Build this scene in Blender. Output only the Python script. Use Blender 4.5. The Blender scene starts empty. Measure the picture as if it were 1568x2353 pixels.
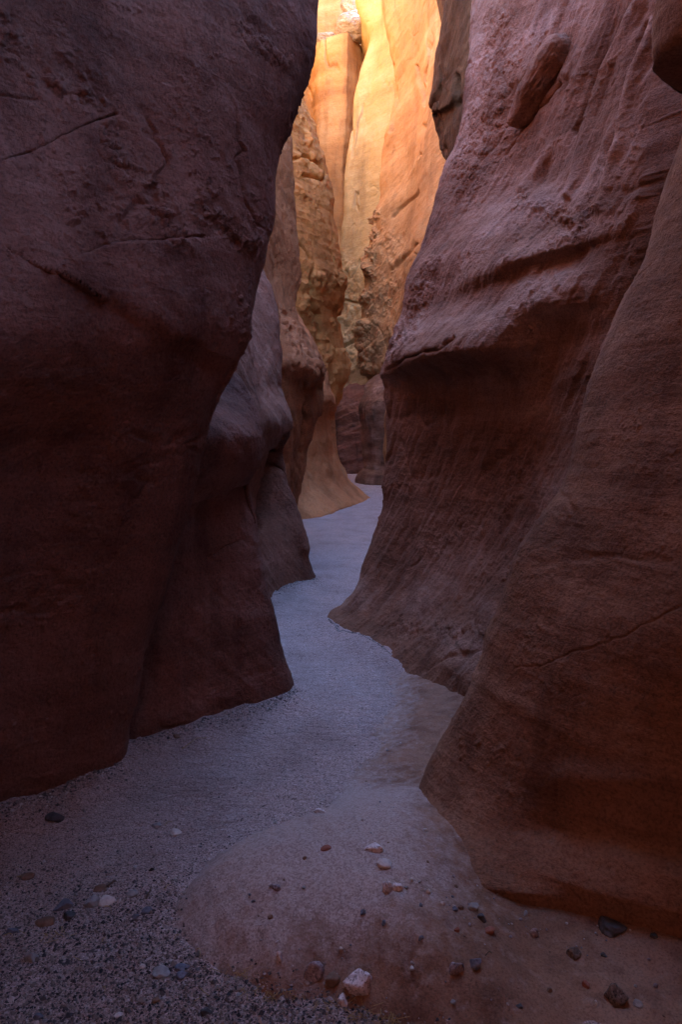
import bpy, math, random
DET = 1.0      # mesh density of the rocks
import numpy as np
from mathutils import Vector

scene = bpy.context.scene
col = scene.collection
R = math.radians

# ------------------------------------------------------------------ camera, sky, sun, exposure
FOC, CX, HOR, CAMZ = 1569.0, 784.0, 1000.0, 1.5      # tracing units: the photograph 1568 x 2353
cam_data = bpy.data.cameras.new("camera")
cam_data.sensor_fit = 'VERTICAL'
cam_data.sensor_height = 36.0
cam_data.lens = 36.0 * FOC / 2353.0
cam_data.shift_y = -(1176.5 - HOR) / 2353.0
cam_data.clip_start, cam_data.clip_end = 0.05, 500.0
cam = bpy.data.objects.new("camera", cam_data)
col.objects.link(cam)
cam.location = (0, 0, CAMZ)
cam.rotation_euler = (R(90), 0, 0)
scene.camera = cam

SUN_EL, SUN_AZ = 54.0, 62.0        # azimuth clockwise from +Y: the sun stands to the right
SUN_STRENGTH, SKY_STRENGTH, EXPOSURE = 4.1, 0.15, 4.3
world = bpy.data.worlds.new("World")
scene.world = world
world.use_nodes = True
wn = world.node_tree
sky = wn.nodes.new("ShaderNodeTexSky")
sky.sky_type = 'NISHITA'
sky.sun_disc = False
sky.sun_elevation = R(SUN_EL)
sky.sun_rotation = R(SUN_AZ)
sky.ozone_density = 6.0
sky.air_density = 1.0
sky.dust_density = 0.0
wn.links.new(sky.outputs[0], wn.nodes["Background"].inputs[0])
wn.nodes["Background"].inputs[1].default_value = SKY_STRENGTH

sun_data = bpy.data.lights.new("sun", 'SUN')
sun_data.energy = SUN_STRENGTH
sun_data.angle = R(0.5)
sun_data.color = (1.0, 0.93, 0.82)
sun = bpy.data.objects.new("sun", sun_data)
col.objects.link(sun)
sd = Vector((math.cos(R(SUN_EL)) * math.sin(R(SUN_AZ)), math.cos(R(SUN_EL)) * math.cos(R(SUN_AZ)), math.sin(R(SUN_EL))))
sun.rotation_euler = sd.to_track_quat('Z', 'Y').to_euler()
sun.location = sd * 60

scene.view_settings.view_transform = 'Standard'
scene.view_settings.look = 'None'
scene.view_settings.exposure = EXPOSURE
scene.view_settings.gamma = 1.0
scene.cycles.max_bounces = 10
scene.cycles.diffuse_bounces = 8
scene.cycles.glossy_bounces = 2
scene.cycles.sample_clamp_indirect = 4.0
scene.cycles.use_denoising = True

# ------------------------------------------------------------------ noise
_rs = np.random.RandomState(7)
_perm = _rs.permutation(512)
_grad = _rs.normal(size=(512, 3))
_grad /= np.linalg.norm(_grad, axis=1)[:, None]


def perlin(p):
    p = np.asarray(p, dtype=np.float64)
    i = np.floor(p).astype(np.int64)
    f = p - i
    w = f * f * f * (f * (f * 6 - 15) + 10)
    out = 0
    for dx in (0, 1):
        ix = _perm[(i[:, 0] + dx) & 511]
        wx = w[:, 0] if dx else 1 - w[:, 0]
        for dy in (0, 1):
            iy = _perm[(ix + i[:, 1] + dy) & 511]
            wy = w[:, 1] if dy else 1 - w[:, 1]
            for dz in (0, 1):
                g = _grad[_perm[(iy + i[:, 2] + dz) & 511]]
                wz = w[:, 2] if dz else 1 - w[:, 2]
                d = g[:, 0] * (f[:, 0] - dx) + g[:, 1] * (f[:, 1] - dy) + g[:, 2] * (f[:, 2] - dz)
                out = out + d * wx * wy * wz
    return out


def fbm(p, octv=4, gain=0.5):
    a, s, t = 1.0, 0.0, 0.0
    q = np.array(p, dtype=np.float64)
    for k in range(octv):
        s = s + a * perlin(q + 17.3 * k)
        t += a
        a *= gain
        q = q * 2.03
    return s / t * 1.6


def ridged(p, octv=3, gain=0.5):
    a, s, t = 1.0, 0.0, 0.0
    q = np.array(p, dtype=np.float64)
    for k in range(octv):
        s = s + a * (1 - 2.2 * np.abs(perlin(q + 9.1 * k)))
        t += a
        a *= gain
        q = q * 2.1
    return s / t


def smooth(a, b, x):
    t = np.clip((x - a) / (b - a), 0, 1)
    return t * t * (3 - 2 * t)


# ------------------------------------------------------------------ materials
def mat(name):
    m = bpy.data.materials.new(name)
    m.use_nodes = True
    nt = m.node_tree
    b = nt.nodes["Principled BSDF"]
    b.inputs["Specular IOR Level"].default_value = 0.15
    return m, nt, b


def node(nt, kind, **kw):
    n = nt.nodes.new(kind)
    for k, v in kw.items():
        if k.startswith("i_"):
            n.inputs[k[2:].replace("_", " ")].default_value = v
        else:
            setattr(n, k, v)
    return n


def ramp(nt, stops):
    n = nt.nodes.new("ShaderNodeValToRGB")
    e = n.color_ramp.elements
    while len(e) < len(stops):
        e.new(0.5)
    for k, (p, c) in enumerate(stops):
        e[k].position = p
        e[k].color = (c[0], c[1], c[2], 1)
    return n


def rock_material(name, dark, mid, light, size=1.0, strata=(0.35, 0.0, 2.4), tilt=(0, 0, 0), bump=0.5, grain=0.75):
    """Sandstone: blotches, tilted strata tints, grain, three bump layers. size stretches everything."""
    m, nt, b = mat(name)
    L = nt.links.new
    tc = node(nt, "ShaderNodeTexCoord")
    mp = node(nt, "ShaderNodeMapping")
    mp.inputs["Scale"].default_value = (1 / size,) * 3
    L(tc.outputs["Object"], mp.inputs["Vector"])
    st = node(nt, "ShaderNodeMapping")
    st.inputs["Rotation"].default_value = tilt
    st.inputs["Scale"].default_value = (strata[0] / size, strata[0] / size, strata[2] / size)
    L(tc.outputs["Object"], st.inputs["Vector"])
    n1 = node(nt, "ShaderNodeTexNoise", i_Scale=1.1, i_Detail=6.0, i_Roughness=0.62)
    L(mp.outputs[0], n1.inputs["Vector"])
    n2 = node(nt, "ShaderNodeTexNoise", i_Scale=2.2, i_Detail=5.0, i_Roughness=0.6)
    L(st.outputs[0], n2.inputs["Vector"])
    n3 = node(nt, "ShaderNodeTexNoise", i_Scale=90.0, i_Detail=3.0, i_Roughness=0.7)
    L(mp.outputs[0], n3.inputs["Vector"])
    n4 = node(nt, "ShaderNodeTexNoise", i_Scale=14.0, i_Detail=7.0, i_Roughness=0.68)
    L(mp.outputs[0], n4.inputs["Vector"])
    mix = node(nt, "ShaderNodeMath", operation='MULTIPLY_ADD')
    L(n2.outputs[0], mix.inputs[0])
    mix.inputs[1].default_value = 0.5
    mm = node(nt, "ShaderNodeMath", operation='MULTIPLY')
    L(n1.outputs[0], mm.inputs[0])
    mm.inputs[1].default_value = 0.5
    L(mm.outputs[0], mix.inputs[2])
    r = ramp(nt, [(0.36, dark), (0.5, mid), (0.64, light)])
    L(mix.outputs[0], r.inputs[0])
    sp = ramp(nt, [(0.34, (0.55, 0.5, 0.5)), (0.5, (1, 1, 1)), (0.68, (1.25, 1.22, 1.2))])
    L(n3.outputs[0], sp.inputs[0])
    mu = node(nt, "ShaderNodeMixRGB", blend_type='MULTIPLY')
    mu.inputs[0].default_value = grain
    L(r.outputs[0], mu.inputs[1])
    L(sp.outputs[0], mu.inputs[2])
    vs = node(nt, "ShaderNodeMapping")
    vs.inputs["Scale"].default_value = (3.2 / size, 3.2 / size, 0.45 / size)
    L(tc.outputs["Object"], vs.inputs["Vector"])
    n5 = node(nt, "ShaderNodeTexNoise", i_Scale=1.6, i_Detail=5.0, i_Roughness=0.6, i_Distortion=0.4)
    L(vs.outputs[0], n5.inputs["Vector"])
    vr = ramp(nt, [(0.34, (0.62, 0.56, 0.55)), (0.5, (1, 1, 1)), (0.7, (1.12, 1.08, 1.05))])
    L(n5.outputs[0], vr.inputs[0])
    mv = node(nt, "ShaderNodeMixRGB", blend_type='MULTIPLY')
    mv.inputs[0].default_value = 0.8
    L(mu.outputs[0], mv.inputs[1])
    L(vr.outputs[0], mv.inputs[2])
    L(mv.outputs[0], b.inputs["Base Color"])
    b.inputs["Roughness"].default_value = 0.85
    n6 = node(nt, "ShaderNodeTexNoise", i_Scale=2.6, i_Detail=3.0)
    L(mp.outputs[0], n6.inputs["Vector"])
    pr = ramp(nt, [(0.38, (0.12, 0.12, 0.12)), (0.6, (1, 1, 1))])
    L(n6.outputs[0], pr.inputs[0])
    b1 = node(nt, "ShaderNodeBump", i_Strength=bump, i_Distance=0.03 * size)
    L(n4.outputs[0], b1.inputs["Height"])
    b2 = node(nt, "ShaderNodeBump", i_Strength=min(1.0, bump * 1.3 * grain / 0.75), i_Distance=0.007 * size)
    L(n3.outputs[0], b2.inputs["Height"])
    pm = node(nt, "ShaderNodeMath", operation='MULTIPLY')
    L(pr.outputs[0], pm.inputs[0])
    pm.inputs[1].default_value = min(1.0, bump * 1.5 * grain / 0.75)
    L(pm.outputs[0], b2.inputs["Strength"])
    n7 = node(nt, "ShaderNodeTexNoise", i_Scale=11.0, i_Detail=7.0, i_Roughness=0.68, i_Distortion=1.2)
    L(st.outputs[0], n7.inputs["Vector"])
    b3 = node(nt, "ShaderNodeBump", i_Strength=bump * 0.5, i_Distance=0.03 * size)
    L(n7.outputs[0], b3.inputs["Height"])
    L(b3.outputs[0], b1.inputs["Normal"])
    L(b1.outputs[0], b2.inputs["Normal"])
    L(b2.outputs[0], b.inputs["Normal"])
    return m


M_left = rock_material("red_sandstone", (0.105, 0.042, 0.03), (0.18, 0.073, 0.052), (0.25, 0.112, 0.083), tilt=(0, R(-30), 0), bump=0.65)
M_right = rock_material("brown_sandstone", (0.125, 0.052, 0.028), (0.225, 0.10, 0.06), (0.35, 0.19, 0.135), tilt=(0, R(50), 0), bump=0.65)
M_near = rock_material("cinnamon_sandstone", (0.135, 0.06, 0.036), (0.225, 0.104, 0.062), (0.32, 0.168, 0.108), tilt=(0, R(15), 0), bump=0.65)
M_rust = rock_material("rust_sandstone", (0.20, 0.06, 0.022), (0.32, 0.10, 0.038), (0.42, 0.15, 0.066), size=1.8, tilt=(0, R(-40), 0))
M_dark = rock_material("shade_umber_sandstone", (0.04, 0.014, 0.006), (0.065, 0.024, 0.011), (0.09, 0.036, 0.018), size=2.0, tilt=(0, R(70), 0))  # albedo set below the rock's own, so colour stands in for the fin's shade
M_mid = rock_material("russet_sandstone", (0.13, 0.05, 0.032), (0.205, 0.083, 0.053), (0.29, 0.13, 0.09), size=1.8, tilt=(0, R(-40), 0))
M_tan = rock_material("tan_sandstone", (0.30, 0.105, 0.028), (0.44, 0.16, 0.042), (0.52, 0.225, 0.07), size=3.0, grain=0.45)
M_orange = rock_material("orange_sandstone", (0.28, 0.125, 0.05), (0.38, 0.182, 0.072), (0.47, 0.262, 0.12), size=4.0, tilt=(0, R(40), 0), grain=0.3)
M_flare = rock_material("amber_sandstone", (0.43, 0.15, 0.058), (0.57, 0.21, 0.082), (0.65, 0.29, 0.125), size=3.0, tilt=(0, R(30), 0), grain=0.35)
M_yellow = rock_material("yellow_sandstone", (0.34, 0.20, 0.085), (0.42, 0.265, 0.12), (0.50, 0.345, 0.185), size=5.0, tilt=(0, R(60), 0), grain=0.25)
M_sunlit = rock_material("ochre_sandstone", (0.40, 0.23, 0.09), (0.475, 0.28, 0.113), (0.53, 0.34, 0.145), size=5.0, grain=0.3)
M_pale = rock_material("pale_caprock", (0.24, 0.165, 0.125), (0.31, 0.235, 0.19), (0.38, 0.31, 0.265), size=5.0)


def tag(o, label=None, cat=None, group=None, kind=None):
    if label:
        o["label"] = label
    if cat:
        o["category"] = cat
    if group:
        o["group"] = group
    if kind:
        o["kind"] = kind
    return o


def mesh_from(name, V, F, m, parent=None, smooth_shade=True):
    """V (n,3) array; F list/array of quads or tris (fixed width array)."""
    me = bpy.data.meshes.new(name)
    V = np.ascontiguousarray(V, dtype=np.float32)
    arrs = F if isinstance(F, list) else [F]
    arrs = [np.asarray(a, dtype=np.int32) for a in arrs if len(a)]
    nl = sum(a.size for a in arrs)
    npoly = sum(len(a) for a in arrs)
    me.vertices.add(len(V))
    me.vertices.foreach_set("co", V.ravel())
    me.loops.add(nl)
    me.loops.foreach_set("vertex_index", np.concatenate([a.ravel() for a in arrs]))
    me.polygons.add(npoly)
    tot = np.concatenate([np.full(len(a), a.shape[1], dtype=np.int32) for a in arrs])
    st = np.zeros(npoly, dtype=np.int32)
    st[1:] = np.cumsum(tot)[:-1]
    me.polygons.foreach_set("loop_start", st)
    me.polygons.foreach_set("loop_total", tot)
    me.polygons.foreach_set("use_smooth", np.full(npoly, smooth_shade))
    me.update(calc_edges=True)
    me.validate()
    me.materials.append(m)
    o = bpy.data.objects.new(name, me)
    col.objects.link(o)
    if parent:
        o.parent = parent
    return o


# ------------------------------------------------------------------ lofted rock masses
def px(x, y, d):
    """A traced point of the photograph at its own distance d (metres)."""
    return ((x - CX) / FOC * d, d, CAMZ - (y - HOR) / FOC * d)


def pix(P):
    d = np.maximum(P[..., 1], 0.05)
    return CX + P[..., 0] / d * FOC, HOR - (P[..., 2] - CAMZ) / d * FOC


def pchip(x, y, xq):
    x = np.asarray(x, float)
    y = np.asarray(y, float)
    h = np.diff(x)
    dl = np.diff(y) / h
    m = np.zeros_like(y)
    m[0], m[-1] = dl[0], dl[-1]
    if len(x) > 2:
        m[1:-1] = np.where(dl[:-1] * dl[1:] > 0, (h[:-1] + h[1:]) / (h[1:] / np.where(dl[:-1] == 0, 1, dl[:-1]) + h[:-1] / np.where(dl[1:] == 0, 1, dl[1:])), 0)
    k = np.clip(np.searchsorted(x, xq) - 1, 0, len(x) - 2)
    t = (xq - x[k]) / h[k]
    t = np.clip(t, 0, 1)
    return ((2 * t**3 - 3 * t**2 + 1) * y[k] + (t**3 - 2 * t**2 + t) * h[k] * m[k]
            + (-2 * t**3 + 3 * t**2) * y[k + 1] + (t**3 - t**2) * h[k] * m[k + 1])


class Curve:
    """A near-vertical line up a rock face: X and Y as functions of height."""
    def __init__(self, pts, top=None):
        P = sorted([tuple(p) for p in pts], key=lambda p: p[2])
        Q = [P[0]]
        for p in P[1:]:
            if p[2] > Q[-1][2] + 1e-3:
                Q.append(p)
        if top:
            Q.append(top)
        self.Q = np.array(Q)

    def at(self, z):
        Q = self.Q
        if len(Q) == 1:
            return np.stack([np.full_like(z, Q[0, 0]), np.full_like(z, Q[0, 1])], -1)
        zc = np.clip(z, Q[0, 2], Q[-1, 2])
        return np.stack([pchip(Q[:, 2], Q[:, 0], zc), pchip(Q[:, 2], Q[:, 1], zc)], -1)


def line(pts, top=None):
    return Curve([px(*p) for p in pts], top)


def wline(x0, y0, x1=None, y1=None, z1=10.0):
    return Curve([(x0, y0, -1.0), (x0 if x1 is None else x1, y0 if y1 is None else y1, z1)])


class Off:
    """A line that follows another at an offset that may grow with height."""
    def __init__(self, c, dx, dy, gx=0.0, gy=0.0):
        self.c, self.d, self.g = c, np.array([dx, dy]), np.array([gx, gy])

    def at(self, z):
        return self.c.at(z) + self.d + np.clip(z, 0, None)[:, None] * self.g


def catmull(P0, P1, P2, P3, n):
    """Centripetal Catmull-Rom between P1 and P2, rows vectorised; n samples, P2 left out."""
    def tj(ti, a, b):
        return ti + np.maximum(np.sqrt(np.linalg.norm(b - a, axis=-1, keepdims=True)), 1e-3)
    t0 = np.zeros(P0.shape[:-1] + (1,))
    t1 = tj(t0, P0, P1)
    t2 = tj(t1, P1, P2)
    t3 = tj(t2, P2, P3)
    out = []
    for k in range(n):
        t = t1 + (t2 - t1) * (k / n)
        A1 = (t1 - t) / (t1 - t0) * P0 + (t - t0) / (t1 - t0) * P1
        A2 = (t2 - t) / (t2 - t1) * P1 + (t - t1) / (t2 - t1) * P2
        A3 = (t3 - t) / (t3 - t2) * P2 + (t - t2) / (t3 - t2) * P3
        B1 = (t2 - t) / (t2 - t0) * A1 + (t - t0) / (t2 - t0) * A2
        B2 = (t3 - t) / (t3 - t1) * A2 + (t - t1) / (t3 - t1) * A3
        out.append((t2 - t) / (t2 - t1) * B1 + (t - t1) / (t2 - t1) * B2)
    return np.stack(out, axis=1)


def normals(G):
    """Grid rows x cols x 3, closed along cols. Returns unit normals (sign fixed by caller)."""
    du = np.roll(G, -1, 1) - np.roll(G, 1, 1)
    dv = np.gradient(G, axis=0)
    n = np.cross(du, dv)
    return n / np.maximum(np.linalg.norm(n, axis=-1, keepdims=True), 1e-9)


def polydist(X, Y, poly):
    """Distance from pixels to a polyline, and the height of the pixel below (+) / above (-) the line at its x."""
    poly = np.array(poly, float)
    best = np.full(X.shape, 1e9)
    side = np.zeros(X.shape)
    for (x0, y0), (x1, y1) in zip(poly[:-1], poly[1:]):
        dx, dy = x1 - x0, y1 - y0
        L2 = dx * dx + dy * dy
        t = np.clip(((X - x0) * dx + (Y - y0) * dy) / L2, 0, 1)
        ex, ey = X - (x0 + t * dx), Y - (y0 + t * dy)
        d = np.hypot(ex, ey)
        s = np.sign(dx * (Y - y0) - dy * (X - x0))
        u = d < best
        best = np.where(u, d, best)
        side = np.where(u, s, side)
    return best, side


def rock(name, curves, segs, zlo, zvis, ztop, nz, m, noise=(), feats=(), face=None, extra=8, parent=None, seed=0, ribs=0):
    """Loft a closed rock mass through curves (a closed loop seen from above); displace it with features, then noise.
    face = (first, last) curve index that the features may touch."""
    nz = int(nz * DET)
    segs = [max(3, int(k * DET)) if k > 10 else k for k in segs]
    z = np.concatenate([np.linspace(zlo, zvis, nz), np.linspace(zvis, ztop, extra + 1)[1:]])
    C = [c.at(z) for c in curves]
    K = len(C)
    cols = []
    cid = []
    for k in range(K):
        cols.append(catmull(C[k - 1], C[k], C[(k + 1) % K], C[(k + 2) % K], segs[k]))
        cid.append(k + np.arange(segs[k]) / segs[k])
    XY = np.concatenate(cols, 1)
    cid = np.concatenate(cid)
    G = np.concatenate([XY, np.broadcast_to(z[:, None, None], XY.shape[:2] + (1,))], -1)
    N = normals(G)
    # outward: away from the loop's centre at each height
    area = 0.5 * np.sum(XY[:, :, 0] * np.roll(XY[:, :, 1], -1, 1) - np.roll(XY[:, :, 0], -1, 1) * XY[:, :, 1], 1)
    sgn = np.sign(np.median(area))
    N = N * sgn
    fm = np.ones(len(cid))
    if face:
        fm = smooth(face[0] - 0.15, face[0] + 0.05, cid) * (1 - smooth(face[1] - 0.05, face[1] + 0.15, cid))
    if feats:
        X, Y = pix(G)
        D = 0
        for f in feats:
            D = D + f(X, Y, G)
        G = G + N * (D * fm[None, :])[..., None]
        N = normals(G) * sgn
    if noise:
        P = G.reshape(-1, 3)
        d = np.zeros(len(P))
        for f in noise:
            d += f(P + seed * 3.7)
        fade = np.ones((len(z), 1))
        G = G + N * (d.reshape(G.shape[:2]) * fade)[..., None]
    nr, nc = G.shape[:2]
    V = G.reshape(-1, 3)
    idx = np.arange(nr * nc).reshape(nr, nc)
    a = idx[:-1]
    b = np.roll(idx, -1, 1)[:-1]
    c = np.roll(idx, -1, 1)[1:]
    d = idx[1:]
    Q = np.stack([a, b, c, d], -1).reshape(-1, 4)
    ct, cb = V[idx[-1]].mean(0), V[idx[0]].mean(0)
    V = np.concatenate([V, [ct, cb]])
    T1 = np.stack([idx[-1], np.roll(idx[-1], -1), np.full(nc, nr * nc)], -1)
    T2 = np.stack([np.roll(idx[0], -1), idx[0], np.full(nc, nr * nc + 1)], -1)
    if sgn < 0:
        Q, T1, T2 = Q[:, ::-1], T1[:, ::-1], T2[:, ::-1]
    return mesh_from(name, V, [Q, np.concatenate([T1, T2])], m, parent)


# noise layers: functions of world points
def rot(P, ax, ang):
    c, s = math.cos(ang), math.sin(ang)
    x, y, z = P[:, 0], P[:, 1], P[:, 2]
    if ax == 'Y':
        return np.stack([c * x + s * z, y, -s * x + c * z], -1)
    if ax == 'Z':
        return np.stack([c * x - s * y, s * x + c * y, z], -1)
    return np.stack([x, c * y - s * z, s * y + c * z], -1)


def lumps(size, amp, octv=4, gain=0.5):
    return lambda P: amp * fbm(P / size, octv, gain)


def strata(ang, along, across, amp, octv=4, sharp=False):
    def f(P):
        q = rot(P, 'Y', ang) / np.array([along, along, across])
        return amp * (ridged(q, octv) if sharp else fbm(q, octv))
    return f


def bands(n, along, across, amp, octv=4):
    """Flutes across the direction n."""
    n = np.array(n, float)
    n /= np.linalg.norm(n)
    a = np.cross(n, (0.3, 0.2, 0.9))
    a /= np.linalg.norm(a)
    c = np.cross(n, a)

    def f(P):
        q = np.stack([P @ a / along, P @ c / along, P @ n / across], -1)
        return amp * (0.6 * fbm(q, octv) + 0.4 * ridged(q * 0.7 + 3, 3) - 0.1)
    return f


def above(z0, z1, f):
    """A layer that fades in with height (or out, when z1 < z0)."""
    return lambda P: smooth(z0, z1, P[:, 2]) * f(P)


def fissures(size, amp, stretch=(1, 1, 1), width=0.035, cover=0.1):
    """Thin cracks along the zero lines of a stretched noise, only in some places."""
    def f(P):
        q = P / size / np.array(stretch)
        w = q + 0.35 * np.stack([fbm(q * 1.7 + 5, 3), fbm(q * 1.7 + 11, 3), fbm(q * 1.7 + 23, 3)], -1)
        line_ = np.exp(-(perlin(w) / width) ** 2)
        m = smooth(cover, cover + 0.25, fbm(q * 0.6 + 31, 2))
        return -amp * line_ * m
    return f


def pits(size, amp, thr=0.15):
    """Knobs and pits that come in patches."""
    def f(P):
        patch = smooth(-0.05, 0.35, fbm(P / (size * 9), 2))
        k = fbm(P / size, 3, 0.55)
        return amp * patch * np.maximum(k - thr, 0) * 2
    return f


# features: functions of the traced position (X, Y) of a surface point
def crack(poly, width, depth):
    def f(X, Y, G):
        jx = X + 5 * perlin(np.stack([X / 23, Y / 23, 0 * X], -1).reshape(-1, 3)).reshape(X.shape)
        jy = Y + 7 * perlin(np.stack([X / 31, Y / 31, 0 * X + 5], -1).reshape(-1, 3)).reshape(X.shape)
        d, s = polydist(jx, jy, poly)
        return -depth * np.exp(-(d / width) ** 2)
    return f


def step(poly, height, up=12.0, down=120.0, jag=8.0):
    """Rock on the + side of the line stands proud, sharp at the line and easing out over `down`; negative height cuts."""
    def f(X, Y, G):
        q = np.stack([X / 40, Y / 40, 0 * X + 3], -1).reshape(-1, 3)
        jy = Y + jag * fbm(q, 3).reshape(X.shape)
        d, s = polydist(X, jy, poly)
        pos = smooth(-up, up, d * s)
        return height * np.where(s > 0, pos * np.exp(-(d / down) ** 1.5), pos * np.exp(-(d / down) ** 1.5))
    return f


def ridge(poly, width, amp, jag=0.0):
    def f(X, Y, G):
        if jag:
            q = np.stack([X / 50, Y / 50, 0 * X + 8], -1).reshape(-1, 3)
            Y = Y + jag * fbm(q, 3).reshape(X.shape)
        d, s = polydist(X, Y, poly)
        return amp * np.exp(-(d / width) ** 2)
    return f


def knobs(poly, width, amp, size):
    def f(X, Y, G):
        d, s = polydist(X, Y, poly)
        w = np.exp(-(d / width) ** 2)
        k = fbm(G.reshape(-1, 3) / size, 4, 0.6).reshape(X.shape)
        return amp * w * np.maximum(k + 0.05, -0.1) * 2
    return f


ROCK_NOISE = [lumps(0.7, 0.03), lumps(0.16, 0.012, 4, 0.55)]

def inside_dist(X, Y, poly):
    poly = np.array(poly)
    best = np.full(X.shape, 1e9)
    ins = np.zeros(X.shape, bool)
    n = len(poly)
    for k in range(n):
        x0, y0 = poly[k]
        x1, y1 = poly[(k + 1) % n]
        dx, dy = x1 - x0, y1 - y0
        t = np.clip(((X - x0) * dx + (Y - y0) * dy) / (dx * dx + dy * dy), 0, 1)
        best = np.minimum(best, np.hypot(X - x0 - t * dx, Y - y0 - t * dy))
        c = ((y0 > Y) != (y1 > Y))
        ins ^= c & (X < (x1 - x0) * (Y - y0) / np.where(y1 == y0, 1e-9, y1 - y0) + x0)
    return np.where(ins, best, -best)


# ---- A: the big left fin in the foreground
A0 = line([(728, 0, 3.3), (726, 60, 3.28), (715, 140, 3.25), (705, 175, 3.24), (690, 215, 3.22), (668, 280, 3.2), (648, 320, 3.2), (637, 370, 3.2), (632, 430, 3.2),
           (632, 500, 3.18), (622, 545, 3.15), (612, 590, 3.1), (598, 645, 3.08), (584, 705, 3.05), (574, 770, 3.0), (555, 815, 3.0), (530, 870, 3.0), (508, 915, 3.0), (485, 970, 3.0),
           (470, 1010, 3.0), (455, 1080, 3.0), (435, 1160, 3.0), (414, 1225, 3.0), (391, 1310, 3.0), (374, 1380, 3.0), (346, 1440, 3.02), (325, 1500, 3.03), (309, 1570, 3.04),
           (291, 1650, 3.04), (283, 1700, 3.04), (281, 1740, 3.04), (275, 1780, 3.04), (270, 1820, 3.04)], top=(-0.9, 3.4, 6.5))
A1 = line([(560, 0, 2.85), (540, 200, 2.8), (490, 400, 2.72), (450, 560, 2.62), (420, 740, 2.52), (390, 850, 2.56), (350, 1000, 2.66), (300, 1200, 2.74), (240, 1450, 2.8), (180, 1700, 2.83), (150, 1860, 2.85)], top=(-0.5, 2.8, 6.5))
A2 = line([(260, 0, 2.45), (230, 200, 2.42), (190, 400, 2.35), (150, 560, 2.26), (120, 740, 2.18), (90, 850, 2.22), (60, 1000, 2.35), (20, 1300, 2.5), (-30, 1700, 2.6), (-60, 1900, 2.62)], top=(0.8, 2.0, 6.5))
A3 = line([(-150, 0, 2.0), (-200, 500, 1.9), (-250, 800, 1.8), (-300, 1100, 1.95), (-330, 1500, 2.1), (-360, 1990, 2.2)], top=(1.75, 1.4, 6.5))  # unseen tops arch overhead and behind, shaped to keep sky light off the foreground
rock("rock_fin", [A0, A1, A2, A3, Curve([(-1.55, 0.6, -1), (-1.3, 0.6, 2.2), (1.8, 0.6, 6.5)]), Curve([(-1.5, -2.2, -1), (-1.2, -2.2, 2.2), (1.7, -2.2, 6.5)]), wline(3.0, -4.5), wline(-8, -8), wline(-8, 4.4), Off(A0, -1.6, 0.9), Off(A0, -0.16, 0.3)],
     [230, 190, 110, 20, 8, 6, 4, 4, 4, 20, 40], -0.4, 3.75, 6.5, 900, M_left,
     noise=[lumps(0.9, 0.03), bands((0.5, 0.36, 0.78), 0.6, 0.13, 0.014), lumps(0.09, 0.008, 4, 0.6), lumps(0.03, 0.0028, 3, 0.6), pits(0.035, 0.014), fissures(0.6, 0.014, (1, 1, 0.6), 0.03, 0.06)],
     feats=[crack([(0, 372), (60, 352), (100, 335), (150, 310), (200, 285), (265, 262)], 3.2, 0.02),
            step([(150, 617), (200, 586), (240, 568), (300, 557), (380, 552), (470, 547)], 0.014, 6, 70, 3),
            crack([(150, 615), (200, 585), (240, 567), (300, 557), (380, 552), (470, 545)], 3.2, 0.02),
            knobs([(170, 180), (240, 260), (270, 370), (360, 440), (410, 550)], 32, 0.022, 0.05),
            knobs([(460, 480), (520, 520), (575, 565)], 24, 0.028, 0.045),
            knobs([(0, 60), (90, 170), (140, 220)], 40, 0.018, 0.05),
            knobs([(560, 60), (600, 110), (650, 150)], 30, 0.014, 0.06),
            step([(250, 690), (340, 735), (390, 775), (460, 800)], -0.03, 25, 160, 10),
            crack([(410, 1040), (430, 1022), (465, 1008)], 3.5, 0.012)], face=(0, 3))
tag(bpy.data.objects["rock_fin"], "huge dark red-brown rock fin leaning in on the left, nearest there, with thin cracks", "rock wall")

# ---- B: second left fin
B0 = line([(440, 760, 3.85), (500, 815, 3.85), (540, 855, 3.85), (562, 885, 3.85), (585, 925, 3.85), (597, 970, 3.85), (600, 1020, 3.86), (598, 1055, 3.87), (585, 1085, 3.88), (570, 1108, 3.9),
           (570, 1125, 3.9), (574, 1155, 3.9), (583, 1185, 3.9), (590, 1230, 3.9), (598, 1290, 3.9), (606, 1335, 3.9), (624, 1400, 3.9), (641, 1470, 3.9), (660, 1530, 3.9), (674, 1580, 3.9), (678, 1610, 3.9), (680, 1640, 3.9)], top=(-2.2, 3.9, 5))
B1 = line([(350, 760, 3.75), (430, 860, 3.66), (490, 930, 3.5), (530, 1010, 3.32), (525, 1060, 3.36), (520, 1115, 3.55), (490, 1170, 3.58), (480, 1300, 3.54), (490, 1500, 3.54), (500, 1670, 3.54)], top=(-2.2, 3.5, 5))
B2 = line([(250, 760, 3.5), (300, 900, 3.35), (380, 1000, 3.14), (420, 1080, 3.2), (430, 1130, 3.3), (400, 1180, 3.28), (340, 1500, 3.28), (290, 1745, 3.22)], top=(-2.3, 3.2, 5))
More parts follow.
